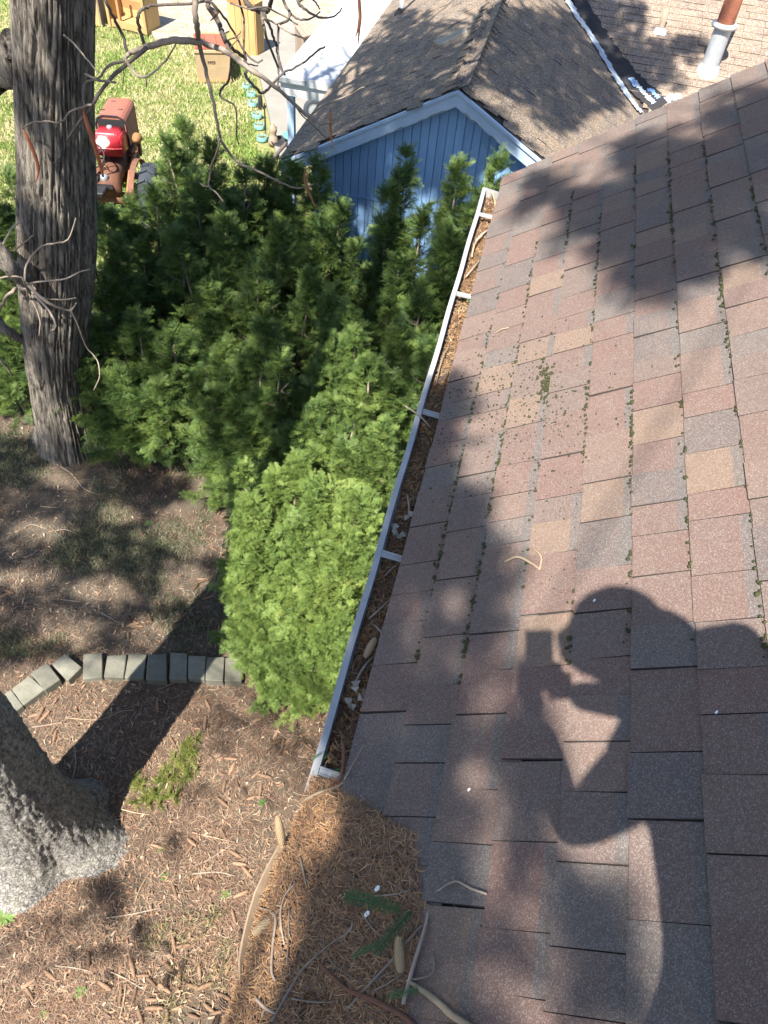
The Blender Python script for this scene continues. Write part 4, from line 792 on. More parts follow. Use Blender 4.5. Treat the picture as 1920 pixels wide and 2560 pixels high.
# ================================================================== EDGING BLOCKS
BK = [[(75, 1740), (190, 1655), (290, 1745), (150, 1850)], [(195, 1640), (305, 1570), (390, 1680), (290, 1750)], [(335, 1580), (420, 1512), (530, 1600), (440, 1690)], [(540, 1515), (662, 1507), (662, 1665), (535, 1680)], [(695, 1525), (820, 1518), (800, 1670), (672, 1665)], [(830, 1515), (950, 1515), (930, 1675), (805, 1670)], [(960, 1520), (1080, 1512), (1080, 1690), (945, 1680)], [(1105, 1505), (1215, 1510), (1210, 1680), (1095, 1680)], [(1222, 1525), (1335, 1528), (1325, 1680), (1218, 1670)], [(1340, 1535), (1455, 1535), (1445, 1690), (1330, 1685)], [(1460, 1540), (1575, 1530), (1565, 1690), (1455, 1690)], [(30, 1770), (70, 1745), (150, 1850), (100, 1890)]]
WHICH = ['first full slanted block right of the scaly trunk', 'second slanted block in the curved row', 'slanted block where the row bends, just before the straight run', 'leftmost block of the straight run', 'second block of the straight run', 'third block of the straight run, half in sun', 'fourth block of the straight run, crossed by shadow', 'fifth block of the straight run', 'third block from the bright yew', 'second block from the bright yew', 'block half under the bright yew', 'block partly hidden by the scaly trunk']
for q, w in zip(BK, WHICH):
    z = .07 + random.uniform(-.02, .014); tl = random.uniform(-.012, .012); top = [atz(.3858 * u, 1050 + .3858 * v, z + (tl if k < 2 else -tl) + random.uniform(-.004, .004)) for k, (u, v) in enumerate(q)]; top = top[::-1]; c = np.mean(top, 0); c[2] = 0
    mb = MB().prism(top, (0, 0, -.16)); tag(obj('edging_block', mb, M['block'], bevel=.006, origin=c), 'grey concrete edging block, ' + w, 'block', 'edging blocks in a curved row')

# ================================================================== GROUND LITTER
def gz(x, y): return .05 * noise.noise((x * .7, y * .7, 0)) - .02
def litter_pts(n, region):
    out = []
    while len(out) < n:
        px, py = random.uniform(-60, 960) if random.random() < .86 else random.uniform(-520, -60), random.uniform(960, 2620); p = atz(px, py, 0)
        if p[0] > .4: continue
        if (p[0] + 2.49) ** 2 + (p[1] - 1.39) ** 2 < .1: continue
        a = noise.noise((p[0] * 1.1, p[1] * 1.1, region)); 
        if random.random() < .7 + a: out.append((p[0], p[1], gz(p[0], p[1])))
    return np.array(out)
n = 74000; P = litter_pts(n, 1); P[:, 2] += RNG.random(n) * .018
cc = pick([(.25, .155, .105), (.20, .12, .082), (.32, .22, .15), (.16, .108, .08), (.40, .31, .22), (.11, .08, .062), (.26, .14, .088)], n); gy = pick([(.24, .21, .165), (.17, .145, .115), (.30, .26, .20), (.12, .10, .08)], n)
far = np.clip((P[:, 1:2] - 2.9) / .5, 0, .75) > RNG.random((n, 1)); cc = np.where(far, gy, cc)
V, Q, C = strands(P, rdir(n, .22), RNG.uniform(.03, .085, n), RNG.uniform(.0018, .0042, n), cc, .2)
stuff(link('fallen_needles', arrays_mesh('fallen_needles', V, Q, C), M['litter']))['label'] = 'reddish brown fallen needles and straw covering the ground'
n = 5200; P = litter_pts(n, 3); P[:, 2] += .004 + RNG.random(n) * .02
V, Q, C = strands(P, rdir(n, .45), RNG.uniform(.018, .06, n), RNG.uniform(.005, .017, n), pick([(.30, .20, .13), (.24, .15, .10), (.40, .30, .21), (.18, .115, .08), (.34, .20, .12)], n), .3)
stuff(link('dead_leaves', arrays_mesh('dead_leaves', V, Q, C), M['litter']))['label'] = 'curled dead leaves and bark chips among the needles'
# thin grass
def blades(n, sampler, h, w, cols, lean=.5):
    P = np.array([sampler() for _ in range(n)]); d = rdir(n, .1); d = d * lean * RNG.random((n, 1)) + np.array([0, 0, 1.0]); d /= np.linalg.norm(d, axis=1, keepdims=True); L = RNG.uniform(h * .5, h * 1.2, n); side = np.stack([RNG.normal(0, 1, n), RNG.normal(0, 1, n), np.zeros(n)], 1)
    return strands(P + d * L[:, None] * .45, d, L, RNG.uniform(w * .6, w * 1.3, n), pick(cols, n, .3), .25, side)
def thin():
    while True:
        p = atz(random.uniform(-60, 640), random.uniform(1080, 1640), 0); a = noise.noise((p[0] * 1.3, p[1] * 1.3, 9)) + .35 * noise.noise((p[0] * 5, p[1] * 5, 2))
        if random.random() < a * 1.8 + .05: return (p[0], p[1], gz(p[0], p[1]))
V, Q, C = blades(26000, thin, .065, .0042, [(.12, .16, .085), (.18, .20, .12), (.30, .28, .19), (.22, .21, .14), (.08, .125, .06)], 1.4)
stuff(link('thin_grass', arrays_mesh('thin_grass', V, Q, C), M['grass']))['label'] = 'sparse grey green grass on shaded ground'
def tuft_at(c, r, n, h, w, cols): return blades(n, lambda: (c[0] + random.gauss(0, r), c[1] + random.gauss(0, r), gz(c[0], c[1])), h, w, cols, 1.2)
tv, tq, tc, o = [], [], [], 0
for px, py, s in [(425, 2330, 1), (490, 2320, .7), (560, 2370, .6), (460, 2440, .8), (545, 2440, .8), (420, 2520, .7), (540, 2290, .5), (390, 2350, .5)]:
    V, Q, C = tuft_at(atz(px, py, 0), .06 * s + .02, int(120 * s), .09, .004, [(.22, .24, .09), (.33, .31, .15), (.4, .36, .2), (.15, .2, .06)]); tv.append(V); tq.append(Q + o); tc.append(C); o += len(V)
stuff(link('grass_tufts', arrays_mesh('grass_tufts', np.concatenate(tv), np.concatenate(tq), np.concatenate(tc)), M['grass']))['label'] = 'scattered pale grass tufts near the bent gutter'
# lawn
def lawn_pt():
    while True:
        px, py = random.uniform(-80, 760), random.uniform(-60, 640); p = atz(px, py, .02)
        if p[1] < 7.2 + .5 * random.random() or p[0] > -2.4: continue
        if p[0] > -6.3 and p[1] > 13.4 and px > 640: continue
        if py < 100 and 385 < px and random.random() < .93: continue
        return (p[0], p[1], gz(p[0], p[1]))
n = 70000; P = np.array([lawn_pt() for _ in range(n)]); lo = np.array([noise.noise((p[0] * .9, p[1] * .9, 4)) + .6 * noise.noise((p[0] * 3.2, p[1] * 3.2, 8)) for p in P])
gr = pick([(.13, .23, .04), (.17, .27, .05), (.10, .19, .035), (.23, .30, .07)], n); st_ = pick([(.46, .42, .22), (.52, .48, .29), (.38, .36, .17)], n); kk = (lo[:, None] + RNG.normal(0, .35, (n, 1)) > -.08); Cc = np.where(kk, gr, st_)
d = rdir(n, .1) * (1.3 * RNG.random((n, 1))) + np.array([0, 0, .9]); d /= np.linalg.norm(d, axis=1, keepdims=True); L = RNG.uniform(.05, .12, n); V, Q, C = strands(P + d * L[:, None] * .45, d, L, RNG.uniform(.008, .017, n), Cc, .25, np.stack([RNG.normal(0, 1, n), RNG.normal(0, 1, n), np.zeros(n)], 1))
stuff(link('lawn', arrays_mesh('lawn', V, Q, C), M['grass']))['label'] = 'patchy green and straw coloured lawn'

# cones: long closed spruce cones with overlapping scales
def cone_mesh(name, L, R, m, openk=0.0, n=11, rows=13):
    mb = MB(); mb.lathe([(.001, 0)] + [(R * .82 * math.sin(PI * min(.97, (.06 + .9 * t))) ** .55, L * t) for t in np.linspace(.03, .97, 9)] + [(.001, L)], (0, 0, 0), 9)
    for i in range(rows):
        t = (i + .6) / (rows + .6); r = R * .84 * math.sin(PI * (.06 + .88 * t)) ** .55
        for j in range(n if not openk else 8):
            th = 2 * PI * (j + .5 * (i % 2)) / (n if not openk else 8); c, s = math.cos(th), math.sin(th); w = r * PI / (n if not openk else 8) * 1.05; h = L / rows * 1.15; rad = np.array([c, s, 0]); tan = np.array([-s, c, 0]); up = np.array([0, 0, 1]); p = rad * r + up * (L * t)
            o = rad * (.0022 + openk * .012); mb.add([p - tan * w - up * h * .5, p + tan * w - up * h * .5, p + tan * w * .8 + o + up * h * .2, p + o * 1.2 + up * h * .62, p - tan * w * .8 + o + up * h * .2], [(0, 1, 2, 3, 4)])
    mb.v = [(q[2] - L / 2, q[0], q[1]) for q in mb.v]; me = mb.mesh(name); me.materials.append(m); return me
CONES = [cone_mesh('cone', .125, .0155, M['cone']), cone_mesh('cone', .11, .0155, M['cone']), cone_mesh('cone', .095, .0145, M['cone'])]; OPEN = cone_mesh('cone', .10, .017, M['cone_open'], 1.0, 8, 10)
LM = [('the scaly trunk', (250, 2180)), ('the fallen pine branch', (420, 1930)), ('the slanted edging blocks', (110, 1740)), ('the straight run of edging blocks', (400, 1720)), ('the foot of the bright yew', (760, 1800)), ('the broken gutter end', (745, 1980)), ('the pale cone on the heap edge', (660, 2080)), ('the sagging gutter lip', (600, 2300)), ('the leafy weed at the left edge', (30, 2330)), ('the pale weed at the bottom left', (200, 2490)), ('the bottom left corner', (20, 2555)), ('the bottom edge beside the gutter', (560, 2550)), ('the pale grass tufts', (430, 2360)), ('the hedge edge', (500, 1260)), ('the left edge in the shaded grass', (10, 1480)), ('the foot of the bare tree', (190, 1150)), ('the middle of the shaded grass', (300, 1400)), ('the block half under the yew', (590, 1620)), ('the weed near the bent gutter', (560, 2235)), ('the dark hollow behind the scaly trunk', (230, 1900))]
ORD = ['nearest', 'second nearest', 'third nearest', 'fourth nearest', 'fifth nearest', 'sixth nearest', 'seventh nearest', 'eighth nearest', 'ninth nearest', 'tenth nearest', 'eleventh nearest', 'twelfth nearest']
def ranked(pts):
    near = [min(range(len(LM)), key=lambda i: (LM[i][1][0] - x) ** 2 + (LM[i][1][1] - y) ** 2) for x, y in pts]; out = [None] * len(pts)
    for i in range(len(LM)):
        for r, k in enumerate(sorted([k for k in range(len(pts)) if near[k] == i], key=lambda k: (LM[i][1][0] - pts[k][0]) ** 2 + (LM[i][1][1] - pts[k][1]) ** 2)): out[k] = ORD[min(r, 11)] + ' to ' + LM[i][0]
    return out
def put_cone(px, py, ang, k, label, group, z=None):
    p = atz(px, py, 0) if z is None else z; o = bpy.data.objects.new('spruce_cone', CONES[k] if k < 3 else OPEN); COL.objects.link(o); o.location = (p[0], p[1], gz(p[0], p[1]) + .016 if z is None else p[2]); o.rotation_euler = (random.uniform(0, 6), random.uniform(-.08, .08), ang); o.scale = (random.uniform(.85, 1.1),) * 3
    return tag(o, label, 'cone', group)
CP = [(512, 1805), (395, 1765), (190, 1775), (100, 1785), (112, 1790), (85, 1788), (520, 1760), (640, 1850), (690, 1855), (735, 1858), (765, 1835), (672, 1875), (575, 1895), (580, 1920), (640, 1935), (660, 1940), (618, 1990), (625, 1995), (395, 2115), (480, 2105), (475, 2125), (585, 2135), (435, 2225), (520, 2200), (600, 2235), (585, 2290), (508, 2305), (435, 2360), (425, 2420), (360, 2440), (380, 2455), (498, 2430), (450, 2450), (480, 2465), (512, 2465), (380, 2500), (388, 2520), (335, 2490), (445, 2520), (545, 2530), (575, 2545), (415, 2540), (75, 2485), (70, 2510), (75, 2460), (125, 2440), (260, 2465), (460, 2365), (615, 2180), (600, 2160), (560, 2085), (555, 2005), (335, 1560), (325, 1545), (342, 1565), (355, 1335), (350, 1328), (505, 1455), (515, 1490), (520, 1495), (505, 1450), (485, 1470), (450, 1440), (245, 1315), (560, 1600), (550, 1570), (20, 1480), (12, 1490), (135, 1510), (495, 1545), (375, 1545), (320, 1590), (200, 1390), (590, 1425), (535, 1375), (640, 1800), (700, 1880), (705, 1860), (690, 1835), (770, 1870), (590, 1955), (650, 1975), (560, 1965), (130, 1830), (140, 1840), (470, 1840), (430, 1850), (360, 1880), (160, 1895), (545, 2350), (300, 2490), (520, 2520), (480, 2540), (610, 2420), (570, 2420), (220, 2400), (330, 2420), (410, 2470), (620, 2500), (350, 2540), (560, 2490)]
RK = ranked(CP)
for k, (x, y) in enumerate(CP): put_cone(x + random.uniform(-3, 3), y, random.uniform(0, 6.28), k % 3, 'brown spruce cone, ' + RK[k], 'closed spruce cones on the ground')
OP = [(340, 2330), (415, 2370), (275, 2440), (415, 2455), (455, 2415), (610, 1980), (605, 2340), (557, 2515), (430, 2440), (540, 2555)]; RK = ranked(OP)
for k, (x, y) in enumerate(OP): put_cone(x, y, random.uniform(0, 6.28), 3, 'dark open spread cone, ' + RK[k], 'dark open cones')
BIG = cone_mesh('cone', .074, .0115, M['ply'], 0, 12, 15)
def big(p, ang, tilt, label):
    o = bpy.data.objects.new('spruce_cone', BIG); COL.objects.link(o); o.location = tuple(p); o.rotation_euler = (.4, tilt, ang); return tag(o, label, 'cone')
P0 = atz(700, 2080, EAVE + .008); big(P0, -1.1, .1, 'pale tan cone poking out over the edge of the needle heap')
big((-.03, 1.115, EAVE - .045), 1.35, .05, 'long cone lying in the shaded gutter debris')
big(heap_pt(*atz(668, 2310, EAVE + .01)[:2], .006), .9, 0, 'tan cone half buried in the sunlit side of the heap'); big(heap_pt(*onroof(995, 2400)[:2], .016), 1.9, -.5, 'cone lying under the twigs on the shaded heap')

# ================================================================== STICKS and SPRIGS
def stick(pts, r, label, m='stick', group=None, name='stick', sub=4, fork=None):
    o = np.mean(pts, 0); mb = MB(); P = smooth_path([np.array(p) - o for p in pts], sub); mb.tube(P, list(np.interp(np.linspace(0, 1, len(P)), np.linspace(0, 1, len(r)), r)), 7, True, .12)
    for fk in (fork or []): mb.tube(smooth_path([np.array(p) - o for p in fk], sub), list(np.linspace(r[-1] * .9, r[-1] * .5, (len(fk) - 1) * sub + 1)), 6, True, .1)
    ob = obj(name, mb, M[m], smooth=True); ob.location = o; return tag(ob, label, 'stick', group)
def hpx(x, y, d=.012):
    p = onroof(x, y); 
    if p[0] < 0: p = atz(x, y, EAVE + .01)
    return np.array(heap_pt(p[0], p[1], d)) if heap_h(p[0], p[1]) > 0 else (rp(p[0] / CS, p[1], .012 + d * .3) if p[0] > 0 else np.array([p[0], p[1], EAVE + .005]))
HS = [([(1005, 2515), (1040, 2430), (1070, 2330), (1070, 2280)], [.007, .008, .006, .005], 'stick', 'thick grey stick standing out at the right side of the heap', None),
 ([(795, 2415), (860, 2480), (930, 2510), (1000, 2540), (1050, 2575)], [.006, .008, .009, .008], 'stick_red', 'dark red brown stick across the lower end of the heap', None),
 ([(1015, 2455), (1090, 2500), (1140, 2545), (1190, 2575)], [.006, .010, .011, .010], 'stick_bare', 'thick peeled stick with torn bark at the bottom edge', None),
 ([(680, 2560), (720, 2490), (760, 2430), (815, 2380), (865, 2345)], [.005, .005, .004, .002], 'stick', 'long knotty grey twig rising from the bottom of the heap', [[(808, 2385), (808, 2345), (795, 2330)], [(815, 2382), (830, 2420), (900, 2470)]]),
 ([(868, 2530), (920, 2470), (975, 2410), (1040, 2330), (1060, 2315)], [.004, .0045, .004, .002], 'stick', 'straight thin twig beside the green sprig', [[(925, 2465), (990, 2430), (1010, 2445)]]),
 ([(690, 2460), (680, 2430), (684, 2360), (690, 2300), (665, 2275), (648, 2262)], [.004, .005, .005, .003], 'stick', 'knobbly twig lying lengthways on the sunlit needles', None),
 ([(712, 2370), (702, 2300), (712, 2250), (740, 2215)], [.0035, .004, .003, .002], 'stick', 'thin twig beside the knobbly twig on the heap', [[(712, 2250), (725, 2225), (738, 2190)]]),
 ([(718, 2420), (722, 2350), (724, 2280)], [.003, .003, .002], 'stick', 'straight short twig on the sunlit side of the heap', None),
 ([(765, 2220), (757, 2180), (750, 2150)], [.0035, .004, .003], 'stick', 'short dark twig near the middle of the heap', None),
 ([(1100, 2235), (1145, 2210), (1185, 2228), (1225, 2242)], [.0025, .004, .0045, .004], 'stick', 'forked grey twig reaching from the heap onto the shingles', [[(1145, 2212), (1138, 2195)]]),
 ([(930, 2255), (980, 2250), (1030, 2228)], [.003, .003, .002], 'stick', 'crooked twig near the white chip', [[(965, 2215), (995, 2232), (1020, 2240)]]),
 ([(850, 2358), (875, 2335), (878, 2315)], [.003, .004, .002], 'stick', 'short pale curved twig', None),
 ([(900, 2295), (925, 2330), (945, 2350), (946, 2362)], [.0025, .002, .0015], 'stick', 'fine twig under the green sprig', None),
 ([(1040, 2455), (1090, 2440), (1092, 2390)], [.004, .004, .003], 'stick', 'bent twig at the right edge of the heap', None),
 ([(730, 2505), (820, 2510), (940, 2480), (1000, 2440)], [.003, .003, .0025], 'stick', 'reddish thin stick low on the heap', None),
 ([(640, 2500), (665, 2525), (690, 2540)], [.006, .006, .004], 'stick', 'stubby grey stick at the lower corner by the gutter', [[(665, 2525), (655, 2545)]]),
 ([(760, 1992), (800, 1985), (850, 1960), (880, 1935), (918, 1868)], [.007, .006, .005, .003, .002], 'stick_bare', 'twig laid across the broken end of the gutter', [[(780, 1988), (750, 1985), (733, 1978)], [(770, 1993), (820, 1990), (850, 1983)]]),
 ([(856, 1850), (860, 1880), (855, 1930), (843, 1952), (825, 1965)], [.007, .0085, .008, .006, .004], 'stick_red', 'curved red brown stick standing in the end of the gutter', None),
 ([(870, 1330), (868, 1280)], [.005, .004], 'stick_bare', 'stub', None)]
for pp, r, m, lab, fk in HS[:-1]: stick([hpx(x, y) for x, y in pp], [q * .6 for q in r], lab, m, None, 'stick', 4, [[hpx(*q) for q in f] for f in fk] if fk else None)
def gpx(x, y, h=0): p = atz(x, y, EAVE - .05); return np.array([min(max(p[0], -.06), .0), p[1], EAVE - .055 + h])
GS = [([(1018, 1235), (1022, 1270), (1020, 1290)], .004, 'stick_bare', 'flat straw coloured stick upright in the shaded gutter'), ([(1190, 600), (1210, 585), (1232, 572)], .006, 'stick', 'thick grey stick across the upper gutter strap'), ([(1180, 640), (1188, 610), (1215, 580)], .0045, 'stick_bare', 'curved tan stick in the upper gutter'), ([(1165, 690), (1185, 670), (1200, 648)], .004, 'stick', 'grey twig in the middle of the upper gutter'), ([(922, 1545), (950, 1525), (990, 1485)], .003, 'stick', 'thin twig leaning over the gutter edge'), ([(935, 1560), (950, 1580), (960, 1600)], .003, 'stick', 'short twig above the gutter cone'), ([(960, 1440), (985, 1420), (1005, 1405)], .003, 'stick', 'twig below the gutter strap'), ([(880, 1720), (910, 1670), (935, 1640)], .004, 'stick', 'long dark twig lying in the lower gutter'), ([(1090, 960), (1105, 900), (1125, 860)], .003, 'stick', 'long thin stem along the gutter'), ([(1240, 515), (1232, 490), (1222, 478)], .006, 'stick_bare', 'curled pale stick by the end cap')]
for pp, r, m, lab in GS: stick([gpx(x, y, .012 * (i == 1)) for i, (x, y) in enumerate(pp)], [r, r, r * .7], lab, m)
for pp, lab in [([(1013, 1015), (1050, 1040), (1075, 1068)], 'grey twig sticking out over the gutter lip'), ([(1098, 955), (1110, 940), (1120, 925)], 'hair thin stem over the gutter lip')]: stick([np.array(atz(x, y, EAVE + .02 - .03 * i)) for i, (x, y) in enumerate(pp)], [.003, .003, .002], lab)
stick([onroof(1265, 1412) + NROOF * .012, onroof(1300, 1402) + NROOF * .018, onroof(1335, 1418) + NROOF * .016, onroof(1356, 1432) + NROOF * .014], [.003, .0035, .003], 'curved pale forked twig lying on the sunlit shingles', 'stick_bare', None, 'stick', 4, [[onroof(1354, 1430) + NROOF * .014, onroof(1358, 1400) + NROOF * .016, onroof(1332, 1375) + NROOF * .012]])
stick([onroof(1243, 838) + NROOF * .013, onroof(1258, 830) + NROOF * .014, onroof(1275, 826) + NROOF * .013], [.002, .002], 'tiny pale twig on the shingles beside the gutter', 'stick_bare')
STK = [[(165, 1795), (250, 1800), (300, 1780), (335, 1775)], [(80, 1818), (120, 1812), (160, 1805)], [(395, 1725), (430, 1710), (460, 1700)], [(590, 1825), (630, 1810), (665, 1780)], [(185, 1865), (190, 1910), (180, 1950)], [(400, 1835), (415, 1790), (428, 1750)], [(480, 2080), (540, 2095), (588, 2105)], [(510, 2155), (560, 2125), (588, 2105)], [(480, 2185), (540, 2180), (590, 2190)], [(300, 2020), (340, 2030), (375, 2035)], [(140, 2415), (185, 2420), (230, 2430)], [(265, 2425), (310, 2445), (360, 2475)], [(300, 2545), (310, 2500), (315, 2460)], [(465, 2515), (490, 2525), (520, 2535)], [(135, 1325), (160, 1320), (185, 1328)], [(100, 1265), (150, 1268), (190, 1160), (140, 1160)][:2], [(140, 1160), (180, 1185), (210, 1220), (250, 1235)], [(130, 1320), (155, 1340), (190, 1350)], [(60, 1395), (80, 1385), (100, 1370)], [(130, 1450), (145, 1415), (160, 1400)], [(245, 1525), (280, 1545), (300, 1560)], [(510, 1500), (540, 1440), (560, 1340)], [(150, 1495), (175, 1498), (200, 1500)], [(30, 2120), (60, 2110), (95, 2105)], [(335, 2260), (350, 2220), (370, 2185)], [(265, 2295), (330, 2285), (400, 2270)], [(60, 1320), (80, 1310), (120, 1322)]]; RK = ranked([q[len(q) // 2] for q in STK])
for k, pp in enumerate(STK):
    d = lambda i: gz(*atz(*pp[i], 0)[:2]) + .014; stick([np.array([*atz(*pp[i], 0)[:2], d(i)]) for i in range(len(pp))], [.005, .005, .0025], 'thin dry stick on the ground, ' + RK[k], ('stick', 'stick_bare')[k % 3 == 0], 'sticks on the ground')
def sprig(name, p, d, label, src, s, n=1, spread=.5, cat='sprig'):
    o = thing(name, label, cat, tuple(p)); D0 = np.array(d, float); scatter('needles', [np.array([random.gauss(0, .02), random.gauss(0, .02), .004]) * (n > 1) for k in range(n)], [D0 + np.array([random.gauss(0, spread), random.gauss(0, spread), .1]) * (n > 1) for k in range(n)], [s * random.uniform(.85, 1.1) for k in range(n)], src, 1, o, [0.0] * n); return o
def comb(seed, L, nl, m, k=60):
    rnd = random.Random(seed); mb = MB(); tips = []; mb.tube([(0, 0, 0), (0, L * .5, .006), (0, L, .0)], [.0028, .0022, .001], 5, False); tips += [0.0] * len(mb.v)
    for i in range(k):
        t = i / k
        for sg in (-1, 1): needle(mb, tips, (0, L * t, .006 * math.sin(PI * t)), (sg, rnd.uniform(.35, .6), rnd.uniform(.0, .25)), (0, .2, 1), nl * (1 - .4 * max(0, t - .7) / .3) * rnd.uniform(.85, 1.1), .0021, .3 + .5 * (i % 3 == 0))
    return source('sprig', mb, m, tips)
G_FIR = scatter_group('fir_sprig', [comb(3, .14, .022, M['fir'], 30)])
for (a, b, lab) in [((860, 2258), (1005, 2290), 'green fir sprig lying across the shaded heap'), ((1020, 2290), (930, 2400), 'green fir sprig pointing to the lower left on the heap'), ((945, 2370), (880, 2405), 'small fir sprig at the lower left of the green sprigs'), ((1060, 2480), (960, 2500), 'fir sprig under the sticks at the bottom of the heap')]:
    A, Bq = hpx(*a, .02), hpx(*b, .02); sprig('fir_sprig', A, Bq - A, lab, G_FIR, np.linalg.norm(Bq - A) / .14)
sprig('yew_sprig', gpx(815, 1900, .02), (.3, .3, .9), 'pale green sprig caught in the end of the gutter', G_FIR, .28, 5); sprig('yew_sprig', gpx(1175, 765, .02), (.2, -.5, .6), 'bright green plant in the upper gutter below a strap', G_YEWL, .4, 4)
def tuft(seed, m):
    rnd = random.Random(seed); mb = MB(); tips = []
    for i in range(80): th = rnd.uniform(0, 2 * PI); e = rnd.uniform(.1, 1.0); needle(mb, tips, (rnd.gauss(0, .006), rnd.gauss(0, .006), .004), (math.cos(th), math.sin(th), e), (rnd.gauss(0, 1), rnd.gauss(0, 1), .3), rnd.uniform(.07, .11), .0026, rnd.random())
    return source('tuft', mb, m, tips)
G_PT = scatter_group('pine_tufts', [tuft(5, M['pine']), tuft(8, M['pine'])])
pt = [(470, 1845), (455, 1870), (450, 1905), (465, 1925), (425, 1930), (400, 1950), (375, 1975), (420, 1965), (365, 2000), (440, 1890), (390, 1990), (345, 1965)]; c0 = atz(420, 1930, 0); o = thing('pine_branch', 'fallen pine branch with yellow green needle tufts on the ground', 'branch', (c0[0], c0[1], gz(c0[0], c0[1])))
pt = [(x + random.gauss(0, 14), y + random.gauss(0, 14)) for x, y in pt * 4]; scatter('needles', [atz(*q, .03) - c0 for q in pt], [np.array([random.gauss(0, .4), random.gauss(0, .4), 1]) for q in pt], [1.0] * len(pt), G_PT, 2, o); mb = MB().tube([atz(475, 1840, .02) - c0, atz(440, 1910, .03) - c0, atz(355, 2000, .02) - c0], [.006, .006, .003], 6); obj('stem', mb, M['stick'], o)
def rosette(seed):
    rnd = random.Random(seed); mb = MB(); tips = []
    for i in range(11):
        th = i * 2.4; e = rnd.uniform(.15, .6); d = np.array([math.cos(th), math.sin(th), e]); d /= np.linalg.norm(d); s = np.array([-math.sin(th), math.cos(th), 0]); l = rnd.uniform(.06, .11); w = .012
        mb.add([(0, 0, 0), d * l * .4 + s * w, d * l * .75 + s * w * 1.3 - np.array([0, 0, .006]), d * l - np.array([0, 0, .02]), d * l * .75 - s * w * 1.3 - np.array([0, 0, .006]), d * l * .4 - s * w], [(0, 1, 2, 3, 4, 5)]); tips += [.1, .3, .5, .8, .5, .3]
    return source('rosette', mb, M['weed'], tips)
G_RO = scatter_group('rosettes', [rosette(1)])
for (x, y, s, lab) in [(8, 2295, 1.7, 'leafy green weed at the left edge beside the scaly trunk'), (200, 2480, 1.0, 'small pale weed on the sunny needles at the bottom left'), (560, 2235, .9, 'green weed between the trunk and the bent gutter'), (410, 2190, .8, 'green grass tuft right of the trunk base'), (370, 1305, .9, 'small green weed on the shaded ground near the hedge'), (655, 2005, .8, 'green weed below the gutter end'), (110, 2535, .7, 'tiny weed near the bottom left corner'), (505, 1665, .7, 'weed growing between the edging blocks'), (400, 2120, .7, 'small weed beside a cone near the trunk'), (640, 2070 + 30, .001, 'x')][:-1]:
    p = atz(x, y, 0); o = thing('weed', lab, 'plant', (p[0], p[1], gz(p[0], p[1]) + .01)); scatter('leaves', [np.zeros(3)], [np.array([0, 1, 0.0])], [s * .55], G_RO, 1, o, [0.0])
for lab, P_ in [('white chip lying on the shaded heap', hpx(938, 2238, .018)), ('tiny white chip in the middle of the heap', hpx(913, 2299, .016)), ('white speck on the shingles in the shade', onroof(1178, 1980) + NROOF * .013), ('white speck on the sunlit shingles near the head shadow', onroof(1490, 1508) + NROOF * .013), ('white speck on the dark shingles at the right', onroof(1795, 1788) + NROOF * .013)]:
    s = .008 if 'heap' in lab else .0045; mb = MB().prism([(-s, -.4 * s, 0), (.3 * s, -.6 * s, 0), (s, -.1 * s, 0), (.6 * s, .5 * s, 0), (-.7 * s, .4 * s, 0)], (0, 0, -.003)); ob = obj('chip', mb, M['dropping']); ob.location = P_; ob.rotation_euler = (0, -SLOPE, .9); tag(ob, lab, 'chip')
# grey curled leaves in the gutter
for x, y, lab in [(985, 1330, 'large curled grey leaf in the gutter just above the middle strap'), (1002, 1345, 'curled grey leaf lying against the shingle edge above the middle strap'), (1022, 1298, 'grey leaf by the flat straw stick in the gutter'), (890, 1722, 'upper grey leaf of the cluster in the lower shaded gutter'), (872, 1765, 'grey leaf left of the curved red brown stick'), (905, 1745, 'grey leaf at the shingle edge in the lower shaded gutter')]:
    p = gpx(x, y, .018); mb = MB(); s = .022; vs = [(-s, 0, 0), (-.5 * s, -.5 * s, .3 * s), (.1 * s, -.25 * s, .1 * s), (.5 * s, -.7 * s, .4 * s), (s, 0, .15 * s), (.6 * s, .6 * s, .5 * s), (.1 * s, .25 * s, .05 * s), (-.4 * s, .6 * s, .4 * s)]; mb.prism(vs, (0, 0, -.0012)); ob = obj('dead_leaf', mb, M['peel']); ob.location = p; ob.rotation_euler = (random.uniform(-.4, .4), random.uniform(-.4, .4), random.uniform(0, 6)); tag(ob, lab, 'leaf', 'grey leaves in the gutter')

# ================================================================== YARD THINGS
def local(t): return lambda nm, mb, m, par=None, **k: obj(nm, mb, m, par or t, **k)
# --- tractor, seen from behind, pointing away
TR = thing('tractor', 'old faded red tractor parked on the lawn behind the hedge', 'tractor', tuple(atz(318, 492, .55) * np.array([1, 1, 0]) + np.array([-.25, -.02, 0])), math.radians(13)); tr_ = local(TR)
def rbox(x0, x1, y0, y1, z0, z1, r, n=5, ny=2):
    """box along y whose upper edges are rounded"""
    prof = [(x1, z0)] + [(x1 - r + r * math.cos(a), z1 - r + r * math.sin(a)) for a in np.linspace(0, PI / 2, n)] + [(x0 + r + r * math.cos(a), z1 - r + r * math.sin(a)) for a in np.linspace(PI / 2, PI, n)] + [(x0, z0)]
    return MB().prism([(x, y0, z) for x, z in prof], (0, y1 - y0, 0))
hood = tr_('hood', rbox(-.22, .22, .66, 1.30, .98, 1.42, .11), M['hood'], smooth=False)
obj('hood_edge', MB().tube([(-.225, .655, .98), (-.225, .655, 1.30), (-.19, .655, 1.39), (-.11, .655, 1.43), (.11, .655, 1.43), (.19, .655, 1.39), (.225, .655, 1.30), (.225, .655, .98)], .012, 6), M['black'], hood)
for x, y in ((-.06, 1.2), (-.15, .88), (.1, .93)): obj('slot', MB().box(x - .035, x + .035, y - .012, y + .012, 1.4185, 1.4215), M['dark'], hood)
